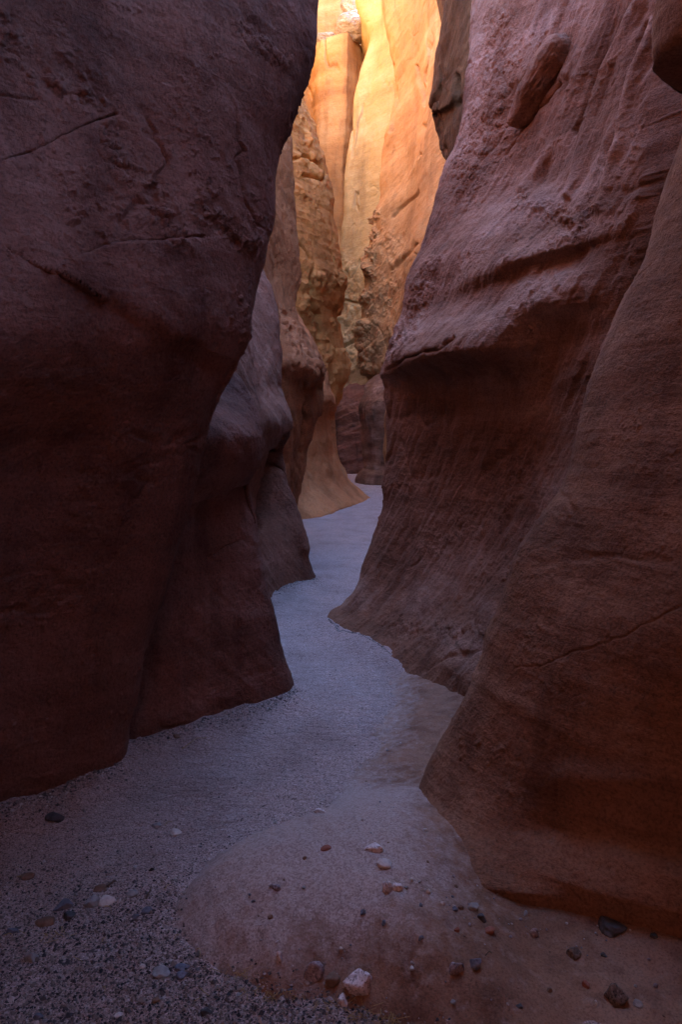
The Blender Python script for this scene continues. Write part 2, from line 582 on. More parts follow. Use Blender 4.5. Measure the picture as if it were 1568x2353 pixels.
rock("rock_fin", [B0, B1, B2, wline(-1.8, 3.1, -2.6, 3.1, 5), wline(-3.5, 3.6), wline(-3.5, 5.2), Off(B0, -0.9, 0.8), Off(B0, -0.12, 0.25)],
     [130, 100, 20, 3, 3, 6, 20, 30], -0.4, 2.3, 5.0, 420, M_left,
     noise=[lumps(0.6, 0.022), bands((0.6, 0.3, 0.7), 0.5, 0.09, 0.018), lumps(0.08, 0.008, 4, 0.6), lumps(0.03, 0.0025, 3, 0.6), fissures(0.5, 0.012, (1, 1, 0.6))],
     feats=[step([(400, 1180), (450, 1165), (500, 1140), (540, 1120), (575, 1110)], -0.035, 6, 80, 4), crack([(400, 1182), (450, 1170), (500, 1146), (545, 1122)], 4, 0.02),
            crack([(470, 1290), (520, 1255), (560, 1240)], 3, 0.008)], face=(0, 2), seed=1)
tag(bpy.data.objects["rock_fin.001"], "low dark rock fin behind the huge left one, with rounded shoulder and notched edge", "rock wall")

# ---- C1: third left fin
C0 = line([(570, 540, 7.0), (605, 625, 7.0), (627, 688, 7.0), (636, 738, 7.0), (642, 783, 7.0), (649, 820, 7.0), (649, 858, 7.0), (648, 888, 7.0), (658, 913, 6.95), (667, 945, 6.9), (669, 973, 6.9), (666, 998, 6.9),
           (655, 1023, 6.95), (650, 1050, 6.95), (652, 1075, 6.95), (657, 1108, 6.95), (666, 1138, 6.95), (676, 1168, 6.95), (690, 1200, 6.95), (702, 1245, 6.95), (705, 1275, 6.95), (715, 1310, 6.95), (726, 1335, 6.95), (728, 1360, 6.95)], top=(-2.6, 7.0, 6))
C1 = line([(510, 540, 6.75), (560, 650, 6.6), (590, 800, 6.35), (600, 900, 6.15), (620, 975, 5.9), (612, 1040, 6.2), (590, 1150, 6.5), (600, 1250, 6.35), (630, 1365, 6.4)], top=(-3, 6.2, 6))
C2_ = line([(440, 540, 5.2), (480, 700, 5.2), (510, 900, 5.15), (530, 1000, 5.2), (530, 1200, 5.4), (540, 1440, 5.5)], top=(-3, 5.4, 6))
rock("rock_fin", [C0, C1, C2_, wline(-2.2, 4.8, -3, 4.8, 6), wline(-5, 5), wline(-5, 8.4), Off(C0, -1.4, 1.0), Off(C0, -0.2, 0.35)],
     [120, 90, 10, 3, 3, 6, 16, 30], -0.4, 3.8, 6.0, 420, M_mid,
     noise=[lumps(1.0, 0.05), bands((0.7, 0.3, 0.6), 0.8, 0.15, 0.05), lumps(0.14, 0.014, 4, 0.6)],
     feats=[step([(585, 1075), (620, 1040), (655, 1000)], -0.10, 10, 110, 6), ridge([(650, 1045), (634, 1090), (614, 1150), (598, 1210)], 9, -0.16, 5), ridge([(655, 1090), (672, 1170), (696, 1260)], 14, 0.05, 5)], face=(0, 2), seed=2)
tag(bpy.data.objects["rock_fin.002"], "rippled purple-brown fin behind the low notched one, pinched above a blade-like foot", "rock wall")

# ---- C2: sliver and overhanging shoulder behind it
S0 = line([(650, 0, 9.6), (664, 200, 9.6), (671, 275, 9.6), (672, 371, 9.6), (677, 463, 9.6), (681, 540, 9.6), (686, 600, 9.6), (687, 640, 9.6), (681, 681, 9.6), (676, 706, 9.6), (700, 758, 9.55), (728, 805, 9.5),
           (739, 833, 9.5), (739, 846, 9.5), (736, 858, 9.55), (738, 888, 9.5), (745, 920, 9.5), (738, 948, 9.5), (728, 965, 9.5), (718, 998, 9.55), (711, 1026, 9.6), (706, 1046, 9.6), (698, 1088, 9.6), (690, 1125, 9.6), (681, 1156, 9.6), (670, 1200, 9.6), (665, 1250, 9.6)], top=(-0.9, 9.6, 9))
S1 = line([(610, 0, 8.9), (620, 275, 8.9), (630, 500, 8.85), (640, 640, 9.1), (655, 720, 9.0), (680, 800, 8.5), (695, 840, 8.35), (695, 890, 8.75), (690, 960, 8.8), (670, 1050, 8.95), (650, 1250, 9.0)], top=(-1.2, 8.9, 9))
S2 = line([(540, 0, 8.0), (560, 500, 8.0), (580, 800, 7.9), (600, 950, 8.0), (590, 1250, 8.2)], top=(-1.6, 8.0, 9))
rock("rock_fin", [S0, S1, S2, wline(-2.5, 7.4), wline(-6, 7.5), wline(-6, 11), Off(S0, -1.6, 1.2), Off(S0, -0.2, 0.4)],
     [90, 60, 8, 3, 3, 6, 14, 24], -0.4, 8.0, 9.0, 520, M_rust,
     noise=[lumps(1.2, 0.06), bands((0.75, 0.3, 0.5), 1.0, 0.2, 0.07), lumps(0.2, 0.025, 4, 0.6), fissures(0.7, 0.05, (1, 1, 2))],
     feats=[knobs([(655, 730), (690, 800), (730, 850)], 22, 0.10, 0.25), crack([(700, 880), (705, 960), (690, 1040)], 5, 0.1)], face=(0, 2), seed=3)
tag(bpy.data.objects["rock_fin.003"], "tall narrow reddish fin with lumpy shoulder, between rippled fin and orange flared one", "rock wall")

# ---- E: orange flared fin
E0 = line([(620, 560, 15.2), (655, 650, 15.2), (675, 706, 15.2), (698, 751, 15.3), (726, 800, 15.3), (748, 850, 15.4), (763, 896, 15.5), (774, 915, 15.5), (776, 936, 15.6), (771, 951, 15.7), (772, 988, 15.8), (774, 1026, 15.9),
           (783, 1058, 16.0), (796, 1083, 16.2), (806, 1102, 16.3), (824, 1118, 16.4), (850, 1141, 16.5), (865, 1150, 16.5)], top=(-4, 15, 12))
E1 = line([(600, 560, 13.6), (650, 706, 13.6), (690, 800, 13.6), (715, 900, 13.6), (722, 940, 13.6), (718, 960, 13.9), (715, 1040, 13.9), (725, 1100, 13.8), (760, 1140, 13.9), (790, 1166, 14.0)], top=(-4, 13.6, 12))
E2 = line([(560, 560, 12.3), (630, 800, 12.3), (660, 940, 12.3), (655, 1060, 12.4), (665, 1140, 12.3), (690, 1196, 12.1)], top=(-4, 12.3, 12))
rock("rock_fin", [E0, E1, E2, wline(-2.6, 11.6), wline(-7, 12), wline(-7, 17), Off(E0, -2.0, 1.3), Off(E0, -0.3, 0.5)],
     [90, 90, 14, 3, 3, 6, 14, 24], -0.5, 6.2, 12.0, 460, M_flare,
     noise=[lumps(1.6, 0.07), strata(R(-35), 1.4, 0.35, 0.06, 4), lumps(0.35, 0.035, 4, 0.6), lumps(0.12, 0.012, 3, 0.6), fissures(1.2, 0.05)],
     feats=[step([(690, 965), (730, 925), (760, 925), (780, 945)], -0.16, 6, 90, 6)], face=(0, 2), seed=4)
tag(bpy.data.objects["rock_fin.004"], "smooth orange rock fin whose foot flares out across the sand at the canyon bend", "rock wall")

# ---- D: tan tower
D0 = line([(660, 0, 18.5), (685, 160, 18.5), (694, 222, 18.5), (704, 262, 18.5), (723, 287, 18.5), (731, 318, 18.5), (743, 355, 18.5), (756, 399, 18.5), (767, 448, 18.5), (768, 479, 18.5), (776, 519, 18.5), (783, 572, 18.5),
           (787, 608, 18.5), (794, 638, 18.5), (797, 655, 18.5), (794, 683, 18.5), (788, 706, 18.6), (774, 730, 18.7), (782, 748, 18.6), (790, 778, 18.6), (793, 803, 18.6), (799, 828, 18.5), (803, 853, 18.5), (799, 873, 18.5),
           (788, 890, 18.6), (785, 911, 18.6), (779, 922, 18.6), (770, 945, 18.7), (765, 1100, 18.7)], top=(-2.2, 18.5, 16))
D1 = line([(640, 0, 17.2), (680, 280, 17.2), (705, 400, 17.1), (720, 520, 17.0), (735, 640, 16.9), (735, 760, 17.1), (745, 850, 17.0), (745, 1100, 17.2)], top=(-2.4, 17.2, 16))
D2 = line([(600, 0, 16.2), (640, 400, 16.1), (670, 640, 16.0), (680, 1100, 16.2)], top=(-2.6, 16.2, 16))
rock("rock_tower", [D0, D1, D2, wline(-2.8, 15.4), wline(-9, 15), wline(-9, 20), Off(D0, -2.4, 1.6), Off(D0, -0.35, 0.6)],
     [90, 80, 12, 3, 3, 6, 14, 24], -0.5, 12.5, 16.0, 620, M_tan,
     noise=[lumps(1.8, 0.12), strata(R(8), 2.4, 0.22, 0.035, 4), lumps(0.45, 0.05, 4, 0.6), pits(0.35, 0.10, 0.1), fissures(1.6, 0.10)],
     feats=[crack([(672, 365), (700, 360), (735, 375), (750, 400), (740, 415), (700, 400)], 4, 0.12),
            crack([(715, 690), (730, 720), (735, 790)], 5, 0.16), crack([(690, 560), (715, 600), (725, 680)], 3, 0.07),
            knobs([(700, 640), (740, 650), (780, 640)], 22, 0.14, 0.4)], face=(0, 2), seed=5)
tag(bpy.data.objects["rock_tower"], "tan layered rock tower with broken blocks near its top, left of the glowing yellow wall", "rock tower")

# ---- H: orange right wall of the far bend, with its pillar foot
H0 = line([(890, -60, 23), (880, 0, 23), (895, 100, 23), (908, 200, 23), (896, 272, 23), (882, 334, 23), (875, 386, 23), (871, 432, 23), (869, 457, 23), (856, 494, 23), (857, 519, 23), (848, 556, 23), (839, 590, 23), (834, 618, 23),
           (838, 641, 23), (834, 668, 23), (830, 701, 23), (827, 731, 23), (823, 760, 23), (829, 788, 23), (830, 838, 23), (838, 855, 23), (850, 868, 23.3), (866, 880, 23.7), (872, 940, 23.9), (872, 1120, 23.9)], top=(1.6, 23, 18.0))
H1 = line([(960, -60, 20.8), (960, 100, 20.8), (950, 300, 20.9), (930, 460, 21), (905, 600, 21.1), (890, 760, 21.2), (885, 850, 21.3), (880, 885, 21.9), (872, 940, 21.6), (875, 1060, 21.7), (875, 1082, 21.6), (872, 1110, 21.6)], top=(2.3, 21, 18.0))
H2 = line([(1040, -60, 18), (1030, 300, 18), (1000, 600, 18), (960, 900, 18.2), (940, 1150, 18.2)], top=(3, 18, 18.0))
rock("rock_wall", [H0, H1, H2, wline(4.5, 17), wline(9, 17), wline(9, 26), Off(H0, 2.4, 2.0), Off(H0, 0.4, 0.7)],
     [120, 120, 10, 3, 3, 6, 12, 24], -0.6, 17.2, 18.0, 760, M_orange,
     noise=[lumps(2.2, 0.14), strata(R(35), 2.2, 0.6, 0.07, 4), lumps(0.5, 0.02, 4, 0.6), fissures(2.2, 0.10, (1, 1, 1.3), 0.022, 0.08), fissures(1.1, 0.05, (1, 1, 0.7), 0.03, 0.2)],
     feats=[knobs([(860, 500), (850, 560), (840, 700), (835, 850)], 18, 0.25, 0.45), knobs([(900, 560), (880, 700), (860, 860)], 40, 0.08, 0.5),
            crack([(905, 500), (930, 470), (960, 440)], 4, 0.1), crack([(900, 620), (930, 590), (960, 560)], 4, 0.1),
            crack([(900, 150), (910, 230), (900, 300)], 4, 0.2), crack([(960, 150), (970, 210), (975, 240)], 3, 0.12)], face=(0, 2), extra=3, seed=6)
tag(bpy.data.objects["rock_wall"], "tall orange canyon wall right of the yellow one, yellow at its top, its rough foot overhanging a pillar", "rock wall")

# ---- the pillar under H and an added dark slab standing in for the overhang's shade
P0 = line([(868, 862, 22.3), (856, 870, 22.2), (843, 883, 22.1), (836, 903, 22.0), (824, 938, 21.9), (827, 963, 21.9), (832, 1000, 21.9), (834, 1038, 21.9), (835, 1074, 21.9), (826, 1084, 21.8), (818, 1100, 21.8), (816, 1125, 21.8)])
P1 = line([(890, 862, 21.2), (872, 900, 20.9), (862, 940, 20.7), (866, 1040, 20.8), (866, 1080, 20.7), (858, 1092, 20.6), (852, 1125, 20.6)])
rock("rock_pillar", [P0, P1, wline(1.9, 20.2), wline(3.2, 20.6), wline(3.2, 23), Off(P0, 0.9, 0.9), Off(P0, 0.15, 0.35)],
     [60, 40, 6, 3, 4, 8, 14], -0.5, 3.42, 3.6, 220, M_right, noise=[lumps(0.9, 0.08), lumps(0.3, 0.03, 4, 0.6)], extra=2, seed=16)
tag(bpy.data.objects["rock_pillar"], "smooth purple-brown rock pillar at the far end, under the overhanging foot of the orange wall", "rock pillar")
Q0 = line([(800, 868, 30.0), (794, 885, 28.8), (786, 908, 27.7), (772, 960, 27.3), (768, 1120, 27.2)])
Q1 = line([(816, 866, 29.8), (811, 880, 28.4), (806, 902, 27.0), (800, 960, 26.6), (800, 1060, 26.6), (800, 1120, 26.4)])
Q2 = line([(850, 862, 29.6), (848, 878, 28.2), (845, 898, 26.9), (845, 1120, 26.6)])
rock("shade_slab", [Q0, Q1, Q2, wline(2.6, 27, 2.6, 30.5, 4), wline(2.6, 31), wline(-0.4, 31)],
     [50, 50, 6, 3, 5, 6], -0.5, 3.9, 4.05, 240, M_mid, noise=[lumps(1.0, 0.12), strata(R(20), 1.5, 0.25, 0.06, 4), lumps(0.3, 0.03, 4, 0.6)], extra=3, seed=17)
tag(bpy.data.objects["shade_slab"], "added dark slab standing in for overhang shade at the passage end, left of the pillar", "shade slab")

# ---- G: the glowing yellow wall closing the view
G0 = line([(862, -60, 29.5), (850, 100, 29.5), (832, 150, 29.5), (816, 210, 29.4), (808, 290, 29.4), (800, 350, 29.3), (793, 440, 29.2), (786, 540, 29.2), (780, 600, 29.2), (760, 760, 29.2), (755, 1120, 29.2)], top=(1.7, 29.5, 21.5))
G1 = line([(880, -60, 28.6), (872, 100, 28.6), (850, 210, 28.6), (842, 350, 28.5), (832, 450, 28.4), (822, 560, 28.4), (806, 760, 28.4), (800, 920, 28.5), (805, 960, 28.8), (805, 1082, 28.8), (805, 1120, 28.8)], top=(2.0, 28.6, 21.5))
G2 = line([(930, -60, 27.4), (905, 300, 27.4), (880, 560, 27.3), (860, 760, 27.3), (850, 920, 27.4), (850, 1120, 27.6)], top=(3, 27.5, 21.5))
rock("rock_wall", [G0, G1, G2, wline(4.5, 26), wline(10, 26.5), wline(10, 36), Off(G0, 0.7, 4.6), Off(G0, 0.15, 0.9)],
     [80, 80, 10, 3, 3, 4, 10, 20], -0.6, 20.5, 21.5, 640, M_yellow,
     noise=[lumps(2.6, 0.15), strata(R(70), 3.0, 0.6, 0.06, 4), lumps(0.6, 0.025, 4, 0.6), fissures(2.0, 0.12, (0.5, 1, 3), 0.02, 0.1), fissures(1.0, 0.05, (1, 1, 1), 0.03, 0.25)],
     feats=[knobs([(800, 620), (800, 760), (800, 880)], 30, 0.14, 0.7), crack([(812, 640), (830, 600)], 3, 0.1), crack([(785, 690), (835, 700)], 3, 0.15), crack([(790, 800), (830, 770)], 4, 0.2)], face=(0, 2), extra=1, seed=7)
tag(bpy.data.objects["rock_wall.001"], "bright golden yellow canyon wall closing the view in the middle, lit by reflected sunlight", "rock wall")

# ---- F: pinkish orange wall at the far left with a turned dark facet
F0 = line([(700, 96, 33), (705, 300, 32.6), (760, 500, 32.3), (770, 700, 32.3), (770, 1120, 32.3)], top=(-1.7, 33, 20.8))
F1 = line([(735, 94, 31.8), (735, 300, 31.6), (750, 440, 31.5), (765, 560, 31.4), (765, 1120, 31.4)], top=(-1.0, 31.8, 20.7))
F2 = line([(797, 92, 31.2), (796, 180, 31.2), (793, 300, 31.2), (784, 400, 31.2), (788, 480, 31.2), (785, 600, 31.2), (785, 1120, 31.2)], top=(0.26, 31.2, 20.6))
F3 = line([(870, 85, 33.4), (860, 200, 33.2), (840, 400, 33.0), (835, 600, 33), (835, 1120, 33)], top=(1.9, 33.5, 18.0))
rock("rock_wall", [F0, F1, F2, Off(F2, 0.12, 0.14), F3, wline(3, 35), wline(3, 40), wline(-10, 40), wline(-10, 32)],
     [40, 60, 4, 50, 10, 3, 3, 3, 10], -0.6, 19.6, 19.9, 420, M_orange,
     noise=[lumps(2.0, 0.10), strata(R(80), 3.0, 0.7, 0.08, 4), lumps(0.6, 0.06, 4, 0.6), fissures(1.6, 0.12, (0.7, 1, 2), 0.035, 0.0)], face=(0, 4), extra=1, seed=8)
tag(bpy.data.objects["rock_wall.002"], "pinkish orange far wall with a darker facet turned to the right, under the pale boulders", "rock wall")

# upper wall set back behind the pale boulders
U0 = line([(690, -80, 34.5), (690, 120, 34.5)], top=(-2.0, 34.5, 30))
U1 = line([(760, -80, 34.2), (760, 120, 34.2)], top=(-0.6, 34.2, 30))
U2 = line([(788, -80, 34.2), (786, 120, 34.2)], top=(0.2, 34.2, 30))
U3 = line([(800, -80, 35.6), (800, 120, 35.6)], top=(0.4, 35.6, 30))
U4 = line([(900, -80, 35.4), (900, 120, 35.4)], top=(2.6, 35.4, 30))
rock("rock_wall", [U0, U1, U2, U3, U4, wline(6, 36), wline(6, 44), wline(-10, 44), wline(-10, 35)],
     [16, 24, 16, 30, 8, 3, 3, 3, 8], 17.5, 26, 30, 160, M_orange, noise=[lumps(2.0, 0.14), lumps(0.7, 0.06, 4, 0.6)], extra=4, seed=9)
tag(bpy.data.objects["rock_wall.003"], "pale orange upper wall set back behind the pale boulders at the top of the gap", "rock wall")

def boulder(x, y, d, w, h, seed, label):
    import bmesh
    c = Vector(px(x, y, d))
    W, H = w / FOC * d, h / FOC * d
    bm = bmesh.new()
    bmesh.ops.create_icosphere(bm, subdivisions=6, radius=1.0)
    V = np.array([v.co[:] for v in bm.verts])
    rsb = np.random.RandomState(seed)
    n = rsb.normal(size=(14, 3))
    n /= np.linalg.norm(n, axis=1)[:, None]
    dd = rsb.uniform(0.7, 0.98, 14)
    dots = V @ n.T
    rr = np.minimum(np.where(dots > 0.05, dd / np.maximum(dots, 0.05), 9).min(1), 1.0)
    rr = rr * (1 + 0.16 * fbm(V * 1.4 + seed, 4) + 0.10 * ridged(V * 3 + seed, 3) - 0.05)
    V = V * rr[:, None] * np.array([W / 2, W / 2, H / 2])
    for v, q in zip(bm.verts, V):
        v.co = q
    me = bpy.data.meshes.new("boulder")
    bm.to_mesh(me)
    bm.free()
    me.polygons.foreach_set("use_smooth", np.ones(len(me.polygons), bool))
    me.materials.append(M_pale)
    o = bpy.data.objects.new("boulder", me)
    col.objects.link(o)
    o.location = c
    tag(o, label, "boulder")


boulder(822, 16, 32.2, 74, 92, 21, "upper pale crumbly boulder wedged high between the far walls")
boulder(814, 66, 31.8, 84, 66, 24, "lower pale purple-white boulder resting on the pinkish far wall")
boulder(752, 92, 32.2, 66, 26, 26, "small flat pale boulder on the left part of the pinkish far wall's ledge")

# ---- unseen sunlit cliff behind the big fin, added to bounce sun onto the far walls
rock("cliff", [Curve([(-2.6, 19.5, -1), (-2.7, 19.5, 16), (-1.5, 19.5, 28)]), Curve([(-2.3, 24, -1), (-2.5, 24, 17), (-1.2, 24, 28)]), Curve([(-2.5, 30, -1), (-2.7, 30, 19), (-1.5, 30, 28)]), wline(-4, 32), wline(-14, 32), wline(-14, 15), wline(-4.0, 16.5, -5, 16.5, 28)],
     [30, 40, 20, 4, 4, 6, 20], -0.6, 27, 28, 160, M_sunlit, noise=[lumps(3.0, 0.35), lumps(0.8, 0.08)], extra=1, seed=10)
tag(bpy.data.objects["cliff"], "unseen sunlit yellow cliff on the left rim above the tan tower", "cliff")

# ---- I: dark fin on the right between the orange wall and the big right wall
I0 = line([(1015, -60, 10.6), (1020, 0, 10.65), (1024, 55, 10.7), (1009, 102, 10.8), (998, 154, 10.9), (995, 201, 11), (990, 235, 11), (993, 258, 11), (1002, 264, 11.1), (1004, 309, 11.1), (1014, 346, 11.1), (1024, 377, 11.1), (1020, 411, 11.1), (1009, 448, 11.1), (990, 600, 11.1), (980, 1200, 11.1)], top=(0.3, 10.6, 12.5))
I1 = line([(1060, -60, 9.2), (1062, 100, 9.5), (1040, 235, 9.8), (1050, 400, 10.15), (1040, 700, 10.3), (1040, 1250, 10)], top=(0.9, 8.8, 12.5))
I2 = line([(1130, -60, 8.8), (1120, 300, 8.8), (1110, 1270, 8.8)], top=(2.2, 8.8, 14))
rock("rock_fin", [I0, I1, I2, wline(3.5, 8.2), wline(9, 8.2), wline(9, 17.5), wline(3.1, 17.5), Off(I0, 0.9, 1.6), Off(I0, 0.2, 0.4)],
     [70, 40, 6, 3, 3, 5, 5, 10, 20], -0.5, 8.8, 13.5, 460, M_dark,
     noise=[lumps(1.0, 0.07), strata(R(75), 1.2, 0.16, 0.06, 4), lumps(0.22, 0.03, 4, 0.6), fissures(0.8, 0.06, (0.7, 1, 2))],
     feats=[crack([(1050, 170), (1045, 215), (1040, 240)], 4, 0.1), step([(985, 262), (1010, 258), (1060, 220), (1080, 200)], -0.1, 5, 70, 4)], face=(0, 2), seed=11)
tag(bpy.data.objects["rock_fin.005"], "jutting brown fin, darkened for shade, between the orange wall and the big rippled right wall", "rock wall")

# ---- J: the big rippled right wall with its overhanging ledge
J0 = line([(1089, -40, 5.95), (1089, 0, 5.9), (1084, 100, 5.85), (1074, 160, 5.8), (1069, 240, 5.8), (1057, 320, 5.75), (1030, 380, 5.7), (1004, 460, 5.65), (984, 530, 5.6), (976, 565, 5.6), (954, 630, 5.55), (939, 680, 5.5), (906, 760, 5.45), (894, 790, 5.42),
           (884, 825, 5.4), (876, 850, 5.4), (874, 862, 5.4), (880, 874, 5.42), (883, 888, 5.45), (885, 920, 5.45), (888, 960, 5.45), (890, 1000, 5.45), (891, 1040, 5.45), (888, 1075, 5.45), (882, 1105, 5.45), (878, 1150, 5.45), (868, 1195, 5.45),
           (855, 1240, 5.45), (839, 1285, 5.45), (825, 1330, 5.45), (810, 1365, 5.45), (785, 1395, 5.45), (758, 1415, 5.45), (749, 1434, 5.42), (752, 1450, 5.3), (752, 1480, 5.2)], top=(2.5, 6.6, 9.75))
J1 = line([(1160, -40, 5.4), (1150, 100, 5.3), (1130, 240, 5.2), (1100, 400, 5.15), (1065, 540, 5.08), (1045, 600, 4.98), (1020, 690, 4.95), (988, 770, 4.72), (964, 808, 4.64), (956, 832, 4.72), (958, 860, 4.92), (963, 910, 5.05), (970, 1050, 5.08), (960, 1200, 5.04), (935, 1330, 4.98), (905, 1420, 4.85), (868, 1475, 4.75), (850, 1510, 4.6)], top=(2.8, 5.6, 9.75))
J2 = line([(1270, -40, 4.8), (1250, 100, 4.75), (1220, 300, 4.86), (1192, 440, 4.84), (1172, 490, 4.70), (1150, 570, 4.42), (1130, 620, 4.34), (1122, 660, 4.42), (1108, 705, 4.40), (1092, 765, 4.17), (1085, 800, 4.14), (1082, 822, 4.26), (1086, 850, 4.40), (1090, 910, 4.54), (1090, 1100, 4.62), (1070, 1250, 4.58), (1040, 1360, 4.52), (1000, 1450, 4.4), (960, 1530, 4.25), (950, 1560, 4.2)], top=(3.1, 4.9, 9.75))
J3 = line([(1400, -40, 4.3), (1380, 100, 4.25), (1350, 300, 4.2), (1320, 450, 4.1), (1305, 540, 3.92), (1300, 566, 3.88), (1294, 595, 3.98), (1285, 650, 3.84), (1275, 690, 3.82), (1271, 735, 3.92), (1266, 830, 4.02), (1255, 1000, 4.09), (1230, 1150, 4.09), (1190, 1300, 4.05), (1150, 1400, 3.98), (1110, 1480, 3.85), (1070, 1560, 3.75)], top=(3.3, 4.2, 9.75))
J4 = line([(1530, -40, 3.7), (1500, 200, 3.6), (1470, 500, 3.5), (1445, 800, 3.55), (1410, 1000, 3.6), (1360, 1200, 3.55), (1310, 1400, 3.5), (1280, 1560, 3.45)], top=(3.4, 3.5, 9.75))
def slab(poly, h, edge):
    def f(X, Y, G):
        q = np.stack([X / 30, Y / 30, 0 * X + 2], -1).reshape(-1, 3)
        d = inside_dist(X + 6 * perlin(q).reshape(X.shape), Y + 6 * perlin(q + 9).reshape(X.shape), poly)
        return h * smooth(-2, edge, d)
    return f


J_feats = [
    # flake slab
    step([(1310, 85), (1275, 195), (1200, 288), (1165, 355)], -0.035, 9, 60, 4),
        # second broken ledge under the bright band
    ridge([(960, 660), (1060, 560), (1150, 500), (1235, 470)], 40, 0.05, 6),
    knobs([(1290, 500), (1320, 540), (1270, 570)], 28, 0.022, 0.07),
    knobs([(1370, 460), (1330, 520), (1200, 470)], 30, 0.018, 0.07),
    crack([(1165, 355), (1200, 300), (1260, 235), (1290, 190)], 5, 0.05),
    crack([(890, 852), (930, 822), (1000, 803), (1040, 772)], 4, 0.03),
    ridge([(1300, 900), (1250, 960), (1180, 1030), (1110, 1090)], 12, -0.010, 6),
    ridge([(1320, 860), (1270, 930), (1190, 1000), (1120, 1060)], 14, 0.014, 6),
    # flutes running down from the top right
    ridge([(1420, 0), (1330, 200), (1290, 330), (1210, 440)], 13, 0.05, 5), ridge([(1380, 0), (1340, 120), (1310, 170)], 10, 0.035, 5),
    ridge([(1480, 0), (1400, 180), (1350, 330), (1310, 450)], 12, 0.045, 5), ridge([(1450, 0), (1370, 180), (1325, 300)], 8, -0.04, 5),
    ridge([(1510, 50), (1450, 230), (1420, 350), (1380, 480)], 12, 0.04, 5), ridge([(1490, 60), (1430, 220), (1390, 380)], 7, -0.04, 5),
    ridge([(1300, 0), (1260, 80), (1200, 180)], 14, 0.03, 6), ridge([(1200, 0), (1160, 140), (1130, 260)], 16, 0.03, 6),
    knobs([(1150, 60), (1120, 250), (1080, 420)], 50, 0.02, 0.07),
    knobs([(1000, 620), (960, 720), (900, 800)], 26, 0.025, 0.09),
    knobs([(1230, 1040), (1150, 1150), (1000, 1250)], 60, 0.012, 0.06),
    crack([(1130, 1490), (1060, 1500), (1020, 1510), (980, 1540)], 5, 0.02), knobs([(900, 1440), (1000, 1460), (1110, 1450)], 26, 0.02, 0.07),
]
rock("rock_wall", [J0, J1, J2, J3, J4, wline(2.3, 3.0, 3.6, 2.6, 9.75), wline(8, 3.0), wline(8, 9.2), Off(J0, 1.6, 2.2), Off(J0, 0.14, 0.3)],
     [170, 170, 140, 90, 8, 3, 4, 4, 16, 36], -0.4, 5.45, 9.75, 1000, M_right,
     noise=[lumps(0.9, 0.03), above(2.0, 2.7, bands((-0.46, 0.74, 0.5), 0.7, 0.12, 0.042)), above(2.4, 2.0, strata(R(58), 0.7, 0.12, 0.010, 4)), lumps(0.10, 0.010, 4, 0.6), lumps(0.035, 0.003, 3, 0.6), pits(0.05, 0.016, 0.12), fissures(0.5, 0.015, (1, 1, 1.6))],
     feats=J_feats, face=(0, 4.5), seed=12)
tag(bpy.data.objects["rock_wall.004"], "big rippled brown right wall with jutting flake and overhanging ledge beside the passage", "rock wall")

def flake(a, b, width, thick, n, m, parent, seed):
    import bmesh
    from mathutils import Matrix
    a, b, n = Vector(a), Vector(b), Vector(n).normalized()
    ax = (b - a).normalized()
    nz = (n - ax * n.dot(ax)).normalized()
    ay = nz.cross(ax)
    bm = bmesh.new()
    bmesh.ops.create_icosphere(bm, subdivisions=6, radius=1.0)
    V = np.array([v.co[:] for v in bm.verts])
    # a long slab: blunt at its upper end, tapering to the lower, flat on its outer face
    V = np.sign(V) * np.abs(V) ** np.array([0.75, 0.7, 0.6])
    t = (V[:, 0] + 1) / 2
    V[:, 1] *= 0.45 + 0.62 * t
    V[:, 2] *= 0.6 + 0.4 * t
    V = V * np.array([(b - a).length / 2, width / 2, thick / 2])
    nn = V / np.linalg.norm(V, axis=1)[:, None]
    V = V + nn * (0.045 * fbm(V / 0.15 + seed, 4, 0.6) + 0.010 * ridged(V / np.array([0.4, 0.05, 0.05]) + seed, 3))[:, None]
    M = Matrix((ax, ay, nz)).transposed()
    c = (a + b) / 2
    for v, q in zip(bm.verts, V):
        v.co = M @ Vector(q) + c
    me = bpy.data.meshes.new("rock_flake")
    bm.to_mesh(me)
    bm.free()
    me.polygons.foreach_set("use_smooth", np.ones(len(me.polygons), bool))
    me.materials.append(m)
    o = bpy.data.objects.new("rock_flake", me)
    col.objects.link(o)
    o.parent = parent
    o["label"] = "long pale-topped flake of rock jutting from the upper wall"
    return o


flake(px(1184, 292, 4.94), px(1306, 84, 4.60), 0.27, 0.30, (-0.7, -0.35, 0.45), M_right, bpy.data.objects["rock_wall.004"], 3)

# ---- K: near right fin
K0 = line([(1560, 350, 2.95), (1530, 430, 2.95), (1507, 520, 2.92), (1490, 580, 2.9), (1450, 660, 2.88), (1410, 740, 2.86), (1380, 810, 2.84), (1350, 900, 2.82), (1330, 970, 2.8), (1316, 1050, 2.78), (1299, 1110, 2.77), (1260, 1170, 2.76), (1212, 1240, 2.75),
           (1186, 1290, 2.74), (1170, 1340, 2.73), (1150, 1400, 2.72), (1126, 1450, 2.72), (1110, 1510, 2.71), (1090, 1570, 2.71), (1060, 1630, 2.7), (1030, 1690, 2.7), (1000, 1740, 2.7), (976, 1790, 2.7), (963, 1825, 2.69), (961, 1850, 2.67), (950, 1885, 2.63), (920, 1920, 2.57), (880, 1955, 2.5)], top=(2.0, 3.0, 4.3))
K1 = line([(1690, 0, 2.6), (1660, 350, 2.6), (1600, 520, 2.6), (1540, 700, 2.58), (1480, 900, 2.55), (1440, 1050, 2.5), (1370, 1250, 2.45), (1300, 1400, 2.42), (1230, 1600, 2.38), (1165, 1780, 2.37), (1132, 1850, 2.355), (1100, 1910, 2.33), (1060, 1960, 2.28), (1015, 2010, 2.21)], top=(1.6, 2.5, 4.3))
